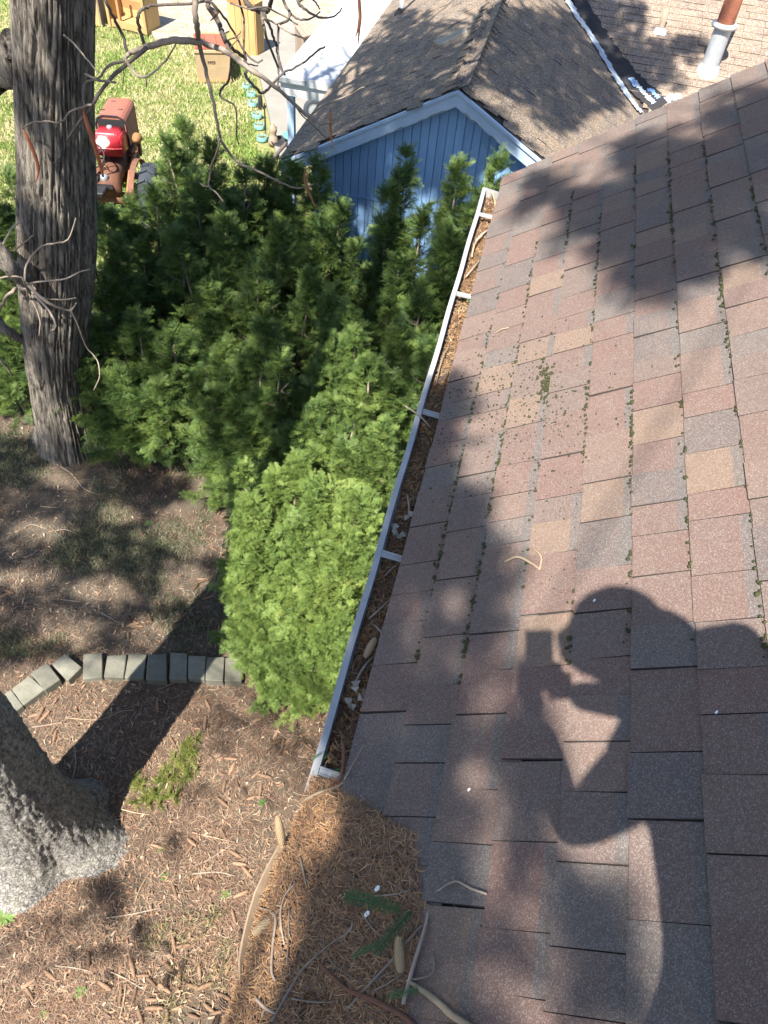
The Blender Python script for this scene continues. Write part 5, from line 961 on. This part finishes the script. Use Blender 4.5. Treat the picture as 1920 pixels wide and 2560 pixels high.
tr_('hood_opening_shade', MB().box(-.19, .19, .648, .659, 1.0, 1.38), M['dark'])  # dark plate painted in for the shade inside the hood
tm = rbox(-.215, .215, -.2, .2, -.16, .16, .1); tk = obj('fuel_tank', tm, M['tank'], TR); bm = bmesh.new(); bm.from_mesh(tk.data); bmesh.ops.bevel(bm, geom=bm.edges[:], offset=.05, segments=3, affect='EDGES', clamp_overlap=True); bm.to_mesh(tk.data); bm.free(); tk.data.polygons.foreach_set('use_smooth', [True] * len(tk.data.polygons)); tk.location = (0, .44, 1.16); tk.rotation_euler = (-.12, 0, 0)
obj('filler_cap', MB().lathe([(.001, .03), (.035, .03), (.045, .012), (.045, 0)], (0, .1, .158), 12), M['chrome'], tk, smooth=True); obj('tank_seam', MB().tube([(-.222, -.19, -.04), (-.1, -.215, -.045), (.1, -.215, -.045), (.222, -.19, -.04)], .006, 5), M['tank'], tk)
tr_('engine', MB().box(-.15, .15, .5, 1.25, .5, .96).box(.15, .22, .7, 1.1, .6, .9), M['iron']); tr_('radiator', rbox(-.2, .2, 1.302, 1.38, .55, 1.40, .08), M['hood'])
tr_('transmission', MB().tube([(0, .55, .78), (0, .2, .72), (0, -.1, .62)], [.17, .15, .2], 12), M['iron'], smooth=True); tr_('rear_axle', MB().lathe([(.09, -.62), (.09, .62)], (0, 0, .5), 12, 'x'), M['iron'], smooth=True)
for s in (-1, 1):
    w = thing('x', 'x', 'x'); bpy.data.objects.remove(w)
    tyre = tr_('rear_tyre', MB().lathe([(.30, -.1), (.42, -.13), (.49, -.1), (.505, 0), (.49, .1), (.42, .13), (.30, .1)], (s * .62, 0, .5), 32, 'x'), M['rubber'], smooth=True)
    lug = MB()
    for k in range(18):
        a = 2 * PI * k / 18; c, sn = math.cos(a), math.sin(a)
        for q in (-1, 1): lug.hexa([(s * .62 + q * .005 + q * dx, y * c - z * sn, .5 + y * sn + z * c) for dx, y, z in ((0, .5, -.02), (.11, .485, .03), (.11, .485, .07), (0, .5, .02), (0, .53, -.02), (.11, .515, .03), (.11, .515, .07), (0, .53, .02))])
    stuff(obj('tread', lug, M['rubber'], tyre)); obj('rim', MB().lathe([(.001, .0), (.1, .02), (.12, -.02), (.28, -.03), (.31, .05)], (s * .62, 0, .5), 24, 'x'), M['iron'], tyre, smooth=True)
    arc = [(s * .42, .56 * math.cos(a), .5 + .56 * math.sin(a)) for a in np.linspace(.35, 2.5, 12)]; f = MB(); vs = [];
    for x, y, z in arc: vs += [(s * .40, y, z), (s * .48, y, z)]
    f.add(vs, [(2 * i, 2 * i + 1, 2 * i + 3, 2 * i + 2) for i in range(11)]); fo = tr_('fender', f, M['iron']); fo.modifiers.new('t', 'SOLIDIFY').thickness = .012
    ft = tr_('front_tyre', MB().lathe([(.15, -.05), (.22, -.06), (.25, 0), (.22, .06), (.15, .05), (.05, .04), (.05, -.04), (.15, -.05)], (s * .42, 1.2, .25), 20, 'x'), M['rubber'], smooth=True)
    hl = tr_('headlight', MB().lathe([(.001, -.09), (.045, -.075), (.07, -.02), (.075, .04), (.07, .05), (.001, .045)], (s * .36, .62, 1.14), 14, 'y'), M['ochre'] if s > 0 else M['iron'], smooth=True); obj('bracket', MB().tube([(s * .36, .62, 1.08), (s * .34, .62, .95), (s * .2, .6, .88)], .014, 6), M['iron'], hl)
    tr_('rail', MB().tube([(s * .2, .9, .80), (s * .24, .4, .72), (s * .26, .05, .56)], [.045, .04, .05], 8), M['ochre'] if s > 0 else M['iron'], smooth=True)
tr_('front_axle', MB().box(-.4, .4, 1.16, 1.24, .22, .3), M['iron'])
sw = [(-.18 + .19 * math.cos(a), .02 + .11 * math.sin(a), 1.12 + .13 * math.sin(a)) for a in np.linspace(0, 2 * PI, 25)]; st = tr_('steering_wheel', MB().tube(sw, .012, 7, False), M['black'], smooth=True)
for a in (.5, 2.6, 4.7): obj('spoke', MB().tube([(-.18, .02, 1.11), (-.18 + .18 * math.cos(a), .02 + .105 * math.sin(a), 1.12 + .125 * math.sin(a))], .008, 5), M['black'], st)
tr_('steering_column', MB().tube([(-.18, .02, 1.11), (-.14, .4, .9), (-.1, .62, .85)], .014, 6), M['iron']); tr_('lever', MB().tube([(.02, .2, .7), (.0, .05, .98)], .01, 6), M['iron']); tr_('lever', MB().tube([(-.06, .25, .7), (-.05, .12, .92)], .01, 6), M['ochre'])
tr_('seat', MB().hexa([(-.35, -.42, .70), (.02, -.42, .70), (.02, -.12, .70), (-.35, -.12, .70), (-.37, -.46, .80), (.04, -.46, .80), (.03, -.1, .76), (-.36, -.1, .76)]), M['black'], bevel=.02); tr_('tool_tray', MB().box(-.42, .1, -.16, .02, .72, .74).box(-.42, .1, -.165, -.16, .72, .79), M['black']); tr_('chrome_knob', MB().lathe([(.001, .10), (.05, .08), (.065, .03), (.05, 0)], (-.03, -.06, .80), 12), M['chrome'], smooth=True); tr_('valve_block', MB().box(-.3, -.12, -.1, .03, .745, .83).tube([(-.25, -.05, .83), (-.24, -.02, .9), (-.16, 0, .86)], .012, 6), M['black'], bevel=.006)

# --- stencilled plywood box with red lid
pa, pb = atz(497, 205, 0), atz(577, 205, 0); ax = (pb - pa) / np.linalg.norm(pb - pa); rz = math.atan2(ax[1], ax[0]); wd = float(np.linalg.norm(pb - pa)); PB = thing('storage_box', 'weathered plywood box with faded red lid on the lawn', 'box', tuple((pa + pb) / 2), rz); bx_ = local(PB); H = .60; hw = wd / 2 + .01; dp = .95
front = bx_('front_panel', MB().hexa([(-hw, 0, .05), (hw, 0, .05), (hw, .02, .05), (-hw, .02, .05), (-hw - .015, 0, H - .05), (hw + .015, 0, H - .05), (hw + .015, .02, H - .05), (-hw - .015, .02, H - .05)]), M['ply'])
for nm, m in (('side_panel', 1), ('side_panel', -1)): bx_(nm, MB().box(m * (hw - .012) - .012, m * (hw - .012) + .012, .021, dp, .05, H - .05), M['ply'])
bx_('back_panel', MB().box(-hw, hw, dp, dp + .02, .05, H), M['ply']); bx_('base_strip', MB().box(-hw - .012, hw + .012, -.025, .02, .0, .045), M['pine_wood']); bx_('top_strip', MB().box(-hw - .02, hw + .02, -.02, .03, H - .048, H - .005), M['ply']); bx_('rim_gap_shade', MB().box(-hw, hw, .031, .11, H - .07, H - .05), M['dark'])  # dark bar behind the top strip stands in for shade in the gap
for k in range(3): bx_('lid_board', MB().box(-hw + k * 2 * hw / 3 + .003, -hw + (k + 1) * 2 * hw / 3 - .003, .12, dp - .01, H - .03, H - .012 - .002 * k), M['red_lid'])
cu = bpy.data.curves.new('lettering', 'FONT'); cu.body = 'PIPER'; cu.size = .115; cu.extrude = .0015; cu.align_x = 'CENTER'; tx = bpy.data.objects.new('lettering', cu); COL.objects.link(tx)
dg = bpy.context.evaluated_depsgraph_get(); me = bpy.data.meshes.new_from_object(tx.evaluated_get(dg)); bpy.data.objects.remove(tx); me.materials.clear(); me.materials.append(M['ink']); lt = bpy.data.objects.new('lettering', me); COL.objects.link(lt); lt.parent = front; lt.location = (-.03, -.004, .34); lt.rotation_euler = (PI / 2, 0, 0); lt.scale = (.62, .75, 1)
# --- tall board cabinet
pa, pb = atz(578, 132, 0), atz(641, 148, 0); ax = pb - pa; rz = math.atan2(ax[1], ax[0]); hw = float(np.linalg.norm(ax)) / 2; TC = thing('tall_crate', 'tall crate of fresh vertical pine boards on the patio edge', 'crate', tuple((pa + pb) / 2), rz); tc = local(TC); H = 1.05; dp = .34
for k in range(4): w = 2 * hw / 4; tc('board', MB().box(-hw + k * w + .004, -hw + (k + 1) * w - .004, .0, .02, .08, H - .06), M['pine_wood'])
for s in (-1, 1): tc('side_panel', MB().box(s * hw - .02, s * hw + .02, .022, dp, .0, H), M['pine_wood'])
tc('bottom_rail', MB().box(-hw - .025, hw + .025, -.03, .021, 0, .075), M['pine_wood']); tc('back_panel', MB().box(-hw, hw, dp + .001, dp + .02, 0, H), M['pine_wood']); tc('top_rail', MB().box(-hw - .022, hw + .022, -.005, .021, H - .055, H + .01), M['pine_red'])
# --- open planter boxes at the top left
pa, pb = atz(274, 64, 0), atz(370, 87, 0); ax = pb - pa; rz = math.atan2(ax[1], ax[0]); w = float(np.linalg.norm(ax)); OB = thing('open_crate', 'open fronted pine crate on the lawn beside the gravel', 'crate', tuple(pa), rz); ob_ = local(OB); H = .9; dp = .5
ob_('bottom_rail', MB().box(0, w, 0, .04, 0, .14), M['pine_wood']); ob_('floor_board', MB().box(.03, w - .03, .042, dp, .06, .10), M['pine_wood'])
for k in range(5): ob_('back_board', MB().box(.03, w - .03, dp, dp + .03, .11 + k * .16, .265 + k * .16), M['pine_red'] if k % 2 else M['pine_wood'])
for x in (.0, w - .03): ob_('side_panel', MB().box(x, x + .03, .041, dp + .03, 0, H), M['pine_wood'])
for x in (-.003, w - .06): ob_('front_post', MB().box(x, x + .065, -.035, -.001, .0, H), M['pine_wood'])
ob_('inner_post', MB().box(.22, .28, .06, .12, .1, H), M['pine_red'])
pa = atz(200, 62, 0); pb = atz(252, 66, 0); ax = pb - pa; rz = math.atan2(ax[1], ax[0]); w = float(np.linalg.norm(ax)); O2 = thing('open_crate', 'pine crate half hidden by the tree trunk at the top left', 'crate', tuple(pa), rz); o2 = local(O2)
for k in range(4): o2('front_board', MB().box(k * w / 4 + .003, (k + 1) * w / 4 - .003, 0, .025, 0, .95), M['pine_wood'])
o2('side_panel', MB().box(w + .001, w + .03, .0, .5, 0, .95), M['grey_wood']); o2('back_panel', MB().box(0, w, .47, .5, 0, .95), M['pine_wood'])
# --- small plank-topped box beyond the porch
q = [atz(x, y, .78) for x, y in [(757, 93), (802, 80), (776, 57), (733, 58)]]; c = np.mean(q, 0) * np.array([1, 1, 0]); PBX = thing('plank_box', 'small box with grey plank top beyond the white porch roof', 'box', tuple(c)); pb_ = local(PBX); q = [p - c for p in q]
for k in range(4):
    a, b = k / 4 + .01, (k + 1) / 4 - .01; e = lambda f, i, j: q[i] * (1 - f) + q[j] * f; pb_('top_plank', MB().prism([e(a, 0, 1), e(b, 0, 1), e(b, 3, 2), e(a, 3, 2)], (0, 0, -.03)), M['grey_wood'])
sh = lambda p: np.array([p[0] * .88, p[1] * .88, 0])
for i in range(4):
    a, b = sh(q[i]), sh(q[(i + 1) % 4]); n = 4
    for k in range(n): s0, s1 = a + (b - a) * (k / n + .01), a + (b - a) * ((k + 1) / n - .01); nn = np.cross((b - a) / np.linalg.norm(b - a), (0, 0, 1)) * -.02; pb_('side_plank', MB().hexa([s0, s1, s1 + nn, s0 + nn, s0 + (0, 0, .745), s1 + (0, 0, .745), s1 + nn + (0, 0, .745), s0 + nn + (0, 0, .745)]), M['grey_wood'])
# --- turquoise ring planters in a row
WR = ['nearest to the dark stake', 'second from the roof corner', 'third from the roof corner', 'fourth from the roof corner', 'fifth from the roof corner', 'farthest, by the plywood box']
for (x, y), w in zip([(655, 342), (648, 312), (642, 285), (631, 255), (628, 232), (616, 212)], WR):
    p = atz(x, y, .06); R = .095 * random.uniform(.95, 1.05); o = thing('ring_planter', 'turquoise ring planter with dry plants, ' + w, 'planter', (p[0], p[1], 0), random.uniform(0, 6), 'turquoise ring planters'); obj('ring', MB().lathe([(R, 0), (R * 1.03, .075), (R * .93, .08), (R * .9, .03)], (0, 0, 0), 26), M['turq'], o, smooth=True); obj('soil', MB().lathe([(R * .91, .04), (R * .5, .05), (.001, .055)], (0, 0, 0), 16), M['soil'], o, smooth=True)
    V, Q, C = blades(34, lambda: (random.gauss(0, .05), random.gauss(0, .05), .06), .12, .008, [(.36, .32, .16), (.2, .24, .07), (.45, .4, .25)], .9); stuff(link('dry_stems', arrays_mesh('dry_stems', V, Q, C), M['grass'], o))
def stake(x, y, h, r, m, lab): p = atz(x, y, 0); mb = MB().tube([(0, 0, -.05), (.005, 0, h * .5), (0, .01, h)], [r, r, r * .8], 8); o = obj('stake', mb, M[m]); o.location = p; tag(o, lab, 'stake')
stake(664, 345, .62, .016, 'black', 'black stake standing beside the nearest turquoise planter'); stake(651, 268, .22, .05, 'black', 'short dark post between the turquoise planters and the patio')
pts = [atz(x, y, .03) for x, y in [(665, 430), (690, 395), (716, 365)]]; stick([p + np.array([0, 0, .05]) for p in pts], [.035, .035, .035], 'dark weathered plank leaning beside the roof corner', 'twig_dark', None, 'plank')
p = atz(706, 358, .05); o = obj('tray', MB().lathe([(.001, .01), (.2, .01), (.22, .05), (.2, .055), (.19, .03), (.001, .025)], (0, 0, 0), 22), M['black'], smooth=True); o.location = p; tag(o, 'round black tray on the ground beside the roof corner', 'tray'); p = atz(727, 350, .1); o = obj('bowl', MB().lathe([(.001, 0), (.1, .02), (.16, .1), (.14, .1), (.08, .03), (.001, .02)], (0, 0, 0), 20), M['turq'], smooth=True); o.location = p; tag(o, 'turquoise bowl peeking out behind the brown roof edge', 'bowl')
p = atz(684, 362, 0); o = obj('garden_figure', MB().lathe([(.001, 0), (.09, .0), (.1, .08), (.07, .16), (.05, .2), (.075, .25), (.07, .31), (.03, .36), (.001, .4)], (0, 0, 0), 12), M['grey_wood'], smooth=True); o.location = p; tag(o, 'small grey garden figure among debris by the roof corner', 'figure')
p = atz(783, 272, .2); o = thing('wheel', 'black wheel standing on the patio under the porch', 'wheel', tuple(p)); o.rotation_euler = (0, 0, .5); obj('tyre', MB().lathe([(.11, -.04), (.17, -.05), (.2, 0), (.17, .05), (.11, .04)], (0, 0, 0), 22, 'y'), M['rubber'], o, smooth=True); obj('rim', MB().lathe([(.001, -.03), (.05, -.035), (.1, -.02), (.115, -.035)], (0, 0, 0), 18, 'y'), M['chrome'], o, smooth=True)
# crowns of the two spruces: boughs hung with needle sprays where the sun must pass to shade roof, hedge and ground
def surf(px, py, kind):
    if kind == 'roof': return onroof(px, py)
    if kind == 'left': return onplane(px, py, AP, NL)
    if kind == 'right': return onplane(px, py, AP, NR)
    if kind == 'cross': return onplane(px, py, PPL, NP)
    if kind == 'wall': return aty(px, py, YW)
    return atz(px, py, kind)
SHADE = [ # pixel centre, half width, half height, surface it darkens, height of the bough, density
 (1480, 520, 110, 60, 'roof', 11.5, 1), (1640, 560, 110, 90, 'roof', 11.0, 1), (1800, 420, 130, 90, 'roof', 11.4, 1), (1900, 640, 60, 50, 'roof', 11, .9), (1330, 470, 50, 36, 'roof', 11, .8), (1600, 400, 120, 60, 'roof', 11.8, 1), (1830, 280, 100, 60, 'roof', 11.5, .8), (1560, 640, 60, 50, 'roof', 11, .9),
 (1000, 230, 130, 60, 'left', 11, .9), (880, 310, 90, 60, 'left', 10.6, .8), (1080, 120, 90, 50, 'left', 11.4, .9), (1010, 60, 60, 30, 'left', 11.4, .7), (800, 380, 50, 30, 'left', 10.6, .8), (960, 140, 80, 40, 'left', 11, .8),
 (1280, 90, 80, 60, 'right', 11.2, .9), (1330, 190, 80, 60, 'right', 11, .9), (1450, 170, 70, 60, 'right', 11, .9), (1240, 190, 40, 50, 'right', 11, .8), (1400, 280, 70, 40, 'right', 10.8, .9), (1500, 240, 50, 40, 'right', 11, .9), (1390, 80, 60, 50, 'right', 11.3, .9),
 (1540, 60, 70, 50, 'cross', 11.4, .9), (1590, 160, 80, 50, 'cross', 11.2, .9), (1700, 130, 60, 30, 'cross', 11, .8), (1480, 20, 50, 40, 'cross', 11, .9), (1640, 215, 60, 25, 'cross', 11, .7),
 (1130, 330, 120, 50, 'wall', 10.6, .95), (1000, 380, 90, 60, 'wall', 10.6, .7), (1220, 400, 80, 50, 'wall', 10.4, .9), (1060, 450, 70, 60, 'wall', 10.4, .8), (1150, 480, 60, 50, 'wall', 10.4, .7),
 (640, 520, 150, 70, 2.8, 10.6, 0.22), (780, 640, 120, 70, 2.6, 10.4, 0.25), (560, 700, 120, 80, 2.2, 10.2, 0.22), (420, 560, 110, 50, 2.8, 10.6, 0.19), (1050, 620, 120, 90, 2.8, 10.6, 0.25), (700, 850, 110, 90, 2.0, 10, 0.25), (480, 900, 110, 60, 1.8, 10, 0.19), (300, 800, 90, 70, 2.0, 10, 0.19), (980, 780, 70, 60, 2.4, 10.2, 0.19), (540, 1050, 80, 60, 1.2, 10, 0.22), (1010, 900, 60, 60, 2.2, 10, 0.25), (880, 750, 50, 50, 2.4, 10, 0.17), (620, 1010, 70, 50, 1.5, 10, 0.25), (100, 560, 60, 130, 3, 10.4, 0.22), (110, 250, 70, 160, 4, 11, 0.22), (230, 620, 50, 60, 2.5, 10, 0.19),
 (40, 760, 80, 260, 2.0, 10, .5), (300, 2230, 60, 40, 0, 9.0, .6)]
cps = {0: [[], [], []], 1: [[], [], []]}; tips_ = {0: [], 1: []}
for (px, py, hw, hh, kind, zb, den) in SHADE:
    c = surf(px, py, kind); c = c - SUN * ((c[2] - zb) / SUN[2]); who = 0 if c[1] > -1.2 else 1; o = np.array((S1 if who == 0 else S2).location)
    a = surf(px + hw, py, kind); b = surf(px, py - hh, kind); c0 = surf(px, py, kind); e1, e2 = a - c0, b - c0
    area = np.linalg.norm(np.cross(e1, e2)) * PI; sp = np.cross(e1, e2); area = abs(float(sp @ SUN)) * PI; n = int(min(700, max(8, area * (620 if kind == 'roof' else 420) * den))); tips_[who].append(c - o)
    for k in range(n):
        rr = 1.1 * random.random() ** .72; th = random.uniform(0, 2 * PI); q = c + e1 * rr * math.cos(th) + e2 * rr * math.sin(th) + SUN * random.uniform(-.7, .7)
        out = q - o; out[2] = 0; out /= np.linalg.norm(out) + 1e-6; d = out + np.array([random.gauss(0, .5), random.gauss(0, .5), random.uniform(-.5, .2)])
        cps[who][0].append(q - o); cps[who][1].append(d); cps[who][2].append(random.uniform(.5, .9))
def inside(x, y, poly):
    c = False; j = len(poly) - 1
    for i in range(len(poly)):
        if (poly[i][1] > y) != (poly[j][1] > y) and x < (poly[j][0] - poly[i][0]) * (y - poly[i][1]) / (poly[j][1] - poly[i][1]) + poly[i][0]: c = not c
        j = i
    return c
REGION = [ # outline of a shaded area, gaps where the sun gets through, surface, bough height, sprays per square metre of sunbeam
 ([(1190, 960), (1120, 1010), (1150, 1060), (1110, 1150), (1140, 1270), (1215, 1400), (1250, 1490), (1200, 1560), (1240, 1660), (1235, 1790), (1330, 1850), (1390, 2010), (1400, 2200), (1390, 2300), (1260, 2270), (1240, 2480), (1240, 2620), (780, 2620), (790, 2420), (760, 2290), (860, 2200), (850, 2010), (780, 1960), (960, 1300), (1060, 1000)],
  [(1010, 1570, 40, 40), (1110, 1530, 46, 46), (1040, 1690, 40, 36), (1125, 1690, 36, 46), (1190, 1790, 40, 60), (1150, 1880, 44, 50), (1175, 2060, 50, 70), (1150, 2000, 40, 40), (1190, 2200, 60, 70), (1330, 2130, 40, 100), (1100, 2300, 40, 60), (960, 1830, 40, 36), (1010, 1940, 36, 40), (1130, 2470, 50, 60), (800, 2080, 50, 60), (930, 2050, 30, 30)], 'roof', 10.6, 1500),
 ([(1400, 2300), (1440, 2250), (1560, 2420), (1500, 2620), (1390, 2620), (1370, 2450)], [], 'roof', 10.6, 1500),
 ([(1800, 2000), (1920, 1990), (1960, 2640), (1680, 2640), (1770, 2460), (1800, 2250)], [], 'roof', 10.6, 1500),
 ([(-60, 1070), (250, 1120), (470, 1200), (530, 1290), (560, 1420), (480, 1560), (420, 1640), (200, 1650), (-60, 1700)], [(490, 1330, 70, 60), (470, 1470, 50, 36), (390, 1590, 50, 30), (180, 1590, 60, 26), (150, 1200, 50, 18), (110, 1330, 60, 20), (300, 1290, 40, 20), (60, 1450, 70, 20), (260, 1480, 60, 22)], 0, 9.6, 420),
 ([(500, 1790), (740, 1810), (720, 2040), (600, 2120), (420, 2140), (380, 2050), (520, 1960)], [(640, 1870, 50, 30), (560, 1930, 36, 30), (680, 1960, 36, 40), (500, 2060, 60, 26), (600, 2020, 36, 30)], 0, 9.2, 110),
 ([(120, 2290), (300, 2270), (430, 2300), (400, 2380), (200, 2400), (0, 2420), (0, 2340)], [(330, 2330, 36, 20), (120, 2370, 40, 20)], 0, 9.0, 190)]
for poly, holes, kind, zb, den in REGION:
    xs, ys = [p[0] for p in poly], [p[1] for p in poly]; A = 0; G = 14
    for gx in np.arange(min(xs), max(xs), G):
        for gy in np.arange(min(ys), max(ys), G):
            x, y = gx + random.uniform(0, G), gy + random.uniform(0, G)
            if not inside(x, y, poly) or any(((x - hx) / (rx * 1.35)) ** 2 + ((y - hy) / (ry * 1.35)) ** 2 < 1 for hx, hy, rx, ry in holes): continue
            q0 = surf(x, y, kind); sp = abs(float(np.cross(surf(x + G, y, kind) - q0, surf(x, y + G, kind) - q0) @ SUN)); nn = sp * den; nn = int(nn) + (random.random() < nn % 1)
            for k in range(nn):
                c = q0 - SUN * ((q0[2] - zb - random.uniform(-.6, .6)) / SUN[2]); who = 0 if c[1] > -1.2 else 1; o = np.array((S1 if who == 0 else S2).location); out = c - o; out[2] = 0; out /= np.linalg.norm(out) + 1e-6
                cps[who][0].append(c - o); cps[who][1].append(out + np.array([random.gauss(0, .5), random.gauss(0, .5), random.uniform(-.5, .2)])); cps[who][2].append(random.uniform(.35, .6))
                if random.random() < .02: tips_[who].append(c - o)
for who, S in ((0, S1), (1, S2)):
    scatter('crown', cps[who][0], cps[who][1], cps[who][2], G_SPR, 3, S)
    for c in tips_[who]:
        z0 = c[2] + .25 * np.hypot(c[0], c[1]) * .5; mb = MB(); mb.tube(smooth_path([(0, 0, z0), tuple(c * np.array([.5, .5, 0]) + np.array([0, 0, (z0 + c[2]) / 2 + .15])), tuple(c)], 4), list(np.linspace(.011, .004, 9)), 5); obj('branch', mb, M['twig_dark'], S)

# ================================================================== PERSON standing behind the camera: only the shadow is in the picture
def J(px, py, z): Q = onroof(px, py); return Q - SUN * ((Q[2] - z) / SUN[2])
def skin_mesh(name, verts, edges, radii, m, parent=None, sub=2):
    me = bpy.data.meshes.new(name); me.from_pydata([tuple(map(float, v)) for v in verts], edges, []); me.update(); o = link(name, me, m, parent)
    o.modifiers.new('s', 'SKIN'); sv = me.skin_vertices[0].data
    for i, r in enumerate(radii): sv[i].radius = r if isinstance(r, tuple) else (r, r)
    sv[0].use_root = True; md = o.modifiers.new('u', 'SUBSURF'); md.levels = sub; md.render_levels = sub; return o
head, neck = J(1548, 1588, 6.84), J(1655, 1668, 6.68); rs, ls = J(1830, 1605, 6.62), J(1650, 1890, 6.58); re_, rw = J(1680, 1770, 6.36), J(1425, 1735, 6.44); le, lw = J(1425, 2075, 6.27), J(1345, 1800, 6.42); chest, pel = J(1765, 1810, 6.45), J(1960, 2480, 5.98)
belly = J(1865, 2130, 6.22); hipr, hipl = pel + np.array([.09, .03, -.06]), pel + np.array([-.08, -.06, -.06])
fr = rp(.95, -.22, .09); fl_ = rp(.62, -.46, .09); kr = (hipr + fr) / 2 + np.array([.02, .09, .02]); kl = (hipl + fl_) / 2 + np.array([-.03, .07, .02])
toe = np.array([-.03, .16, -.045])
vs = [pel, belly, chest, neck, head + np.array([.01, -.03, -.07]), head + np.array([-.01, .0, .05]), rs, re_, rw, ls, le, lw, hipr, kr, fr, fr + toe, hipl, kl, fl_, fl_ + toe]
ed = [(0, 1), (1, 2), (2, 3), (3, 4), (4, 5), (2, 6), (6, 7), (7, 8), (2, 9), (9, 10), (10, 11), (0, 12), (12, 13), (13, 14), (14, 15), (0, 16), (16, 17), (17, 18), (18, 19)]
ra = [.145, .14, .15, .08, .092, .086, .10, .05, .032, .085, .05, .034, .095, .06, .045, .035, .095, .06, .045, .035]
person = thing('person', 'person standing on the roof holding up a phone, seen only as a shadow', 'person', tuple(rp(.8, -.34, 0)))
def pp(o): o.parent = person; o.matrix_parent_inverse = Matrix.Translation(-Vector(person.location)); return o
pp(skin_mesh('body', vs, ed, ra, M['shirt']))
ph_c = np.array(CAM) - UPV * .055 - FWD * .012; pz_ = -UPV; px_ = RGT; pn = FWD
hv, he, hr = [], [], []
for w, sgn in ((rw, 1), (lw, -1)):
    base = len(hv); palm = ph_c - UPV * .05 + RGT * sgn * .036 - FWD * .03; hv += [w, (w + palm) / 2 - FWD * .0, palm]; he += [(base, base + 1), (base + 1, base + 2)]; hr += [.027, .03, .03]
    for f in range(4):
        b = len(hv); p0 = palm + UPV * (-.015 + .018 * f) ; p1 = p0 + RGT * sgn * .014 + FWD * .016; p2 = p1 - RGT * sgn * .022 + FWD * .018; hv += [p0, p1, p2]; he += [(base + 2, b), (b, b + 1), (b + 1, b + 2)]; hr += [.010, .009, .008]
    b = len(hv); hv += [palm + UPV * .03 - RGT * sgn * .012 - FWD * .006, palm + UPV * .05 - RGT * sgn * .03 - FWD * .002]; he += [(base + 1, b), (b, b + 1)]; hr += [.011, .009]
half = len(hv) // 2
for k in range(2): pp(skin_mesh('hand', hv[k * half:(k + 1) * half], [(a - k * half, b - k * half) for a, b in he if k * half <= a < (k + 1) * half], hr[k * half:(k + 1) * half], M['skin']))
hd = MB(); hd.lathe([(.001, .118), (.05, .112), (.09, .085), (.112, .03), (.112, -.02), (.10, -.07)], tuple(head + np.array([-.01, -.01, .02])), 16); pp(obj('hair', hd, M['hair'], smooth=True))
hc = J(1645, 1612, 6.76); mb = MB(); mb.lathe([(.001, .085), (.045, .075), (.08, .04), (.092, -.01), (.085, -.06), (.05, -.09)], tuple(hc), 14); pp(obj('jacket_hood', mb, M['shirt'], smooth=True))
vz = J(1475, 1625, 6.82); mb = MB(); vd = (vz - head) * np.array([1, 1, .3]); vd /= np.linalg.norm(vd); vs_ = np.cross(vd, (0, 0, 1)); vs_ /= np.linalg.norm(vs_); hb = head + np.array([-.01, -.01, .02]); mb.prism([hb + vs_ * .085 + vd * .03, hb + vs_ * .06 + vd * .13, hb + vd * .155, hb - vs_ * .06 + vd * .13, hb - vs_ * .085 + vd * .03], (0, 0, -.006)); pp(obj('cap_brim', mb, M['shirt']))
mb = MB(); c = ph_c - RGT * .036 - UPV * .09 - FWD * .006; mb.obox(c + UPV * .015 , RGT * .072, UPV * .148, FWD * .009); tag(obj('phone', mb, M['black'], bevel=.004), 'dark phone held up in both hands by the person on the roof', 'phone')
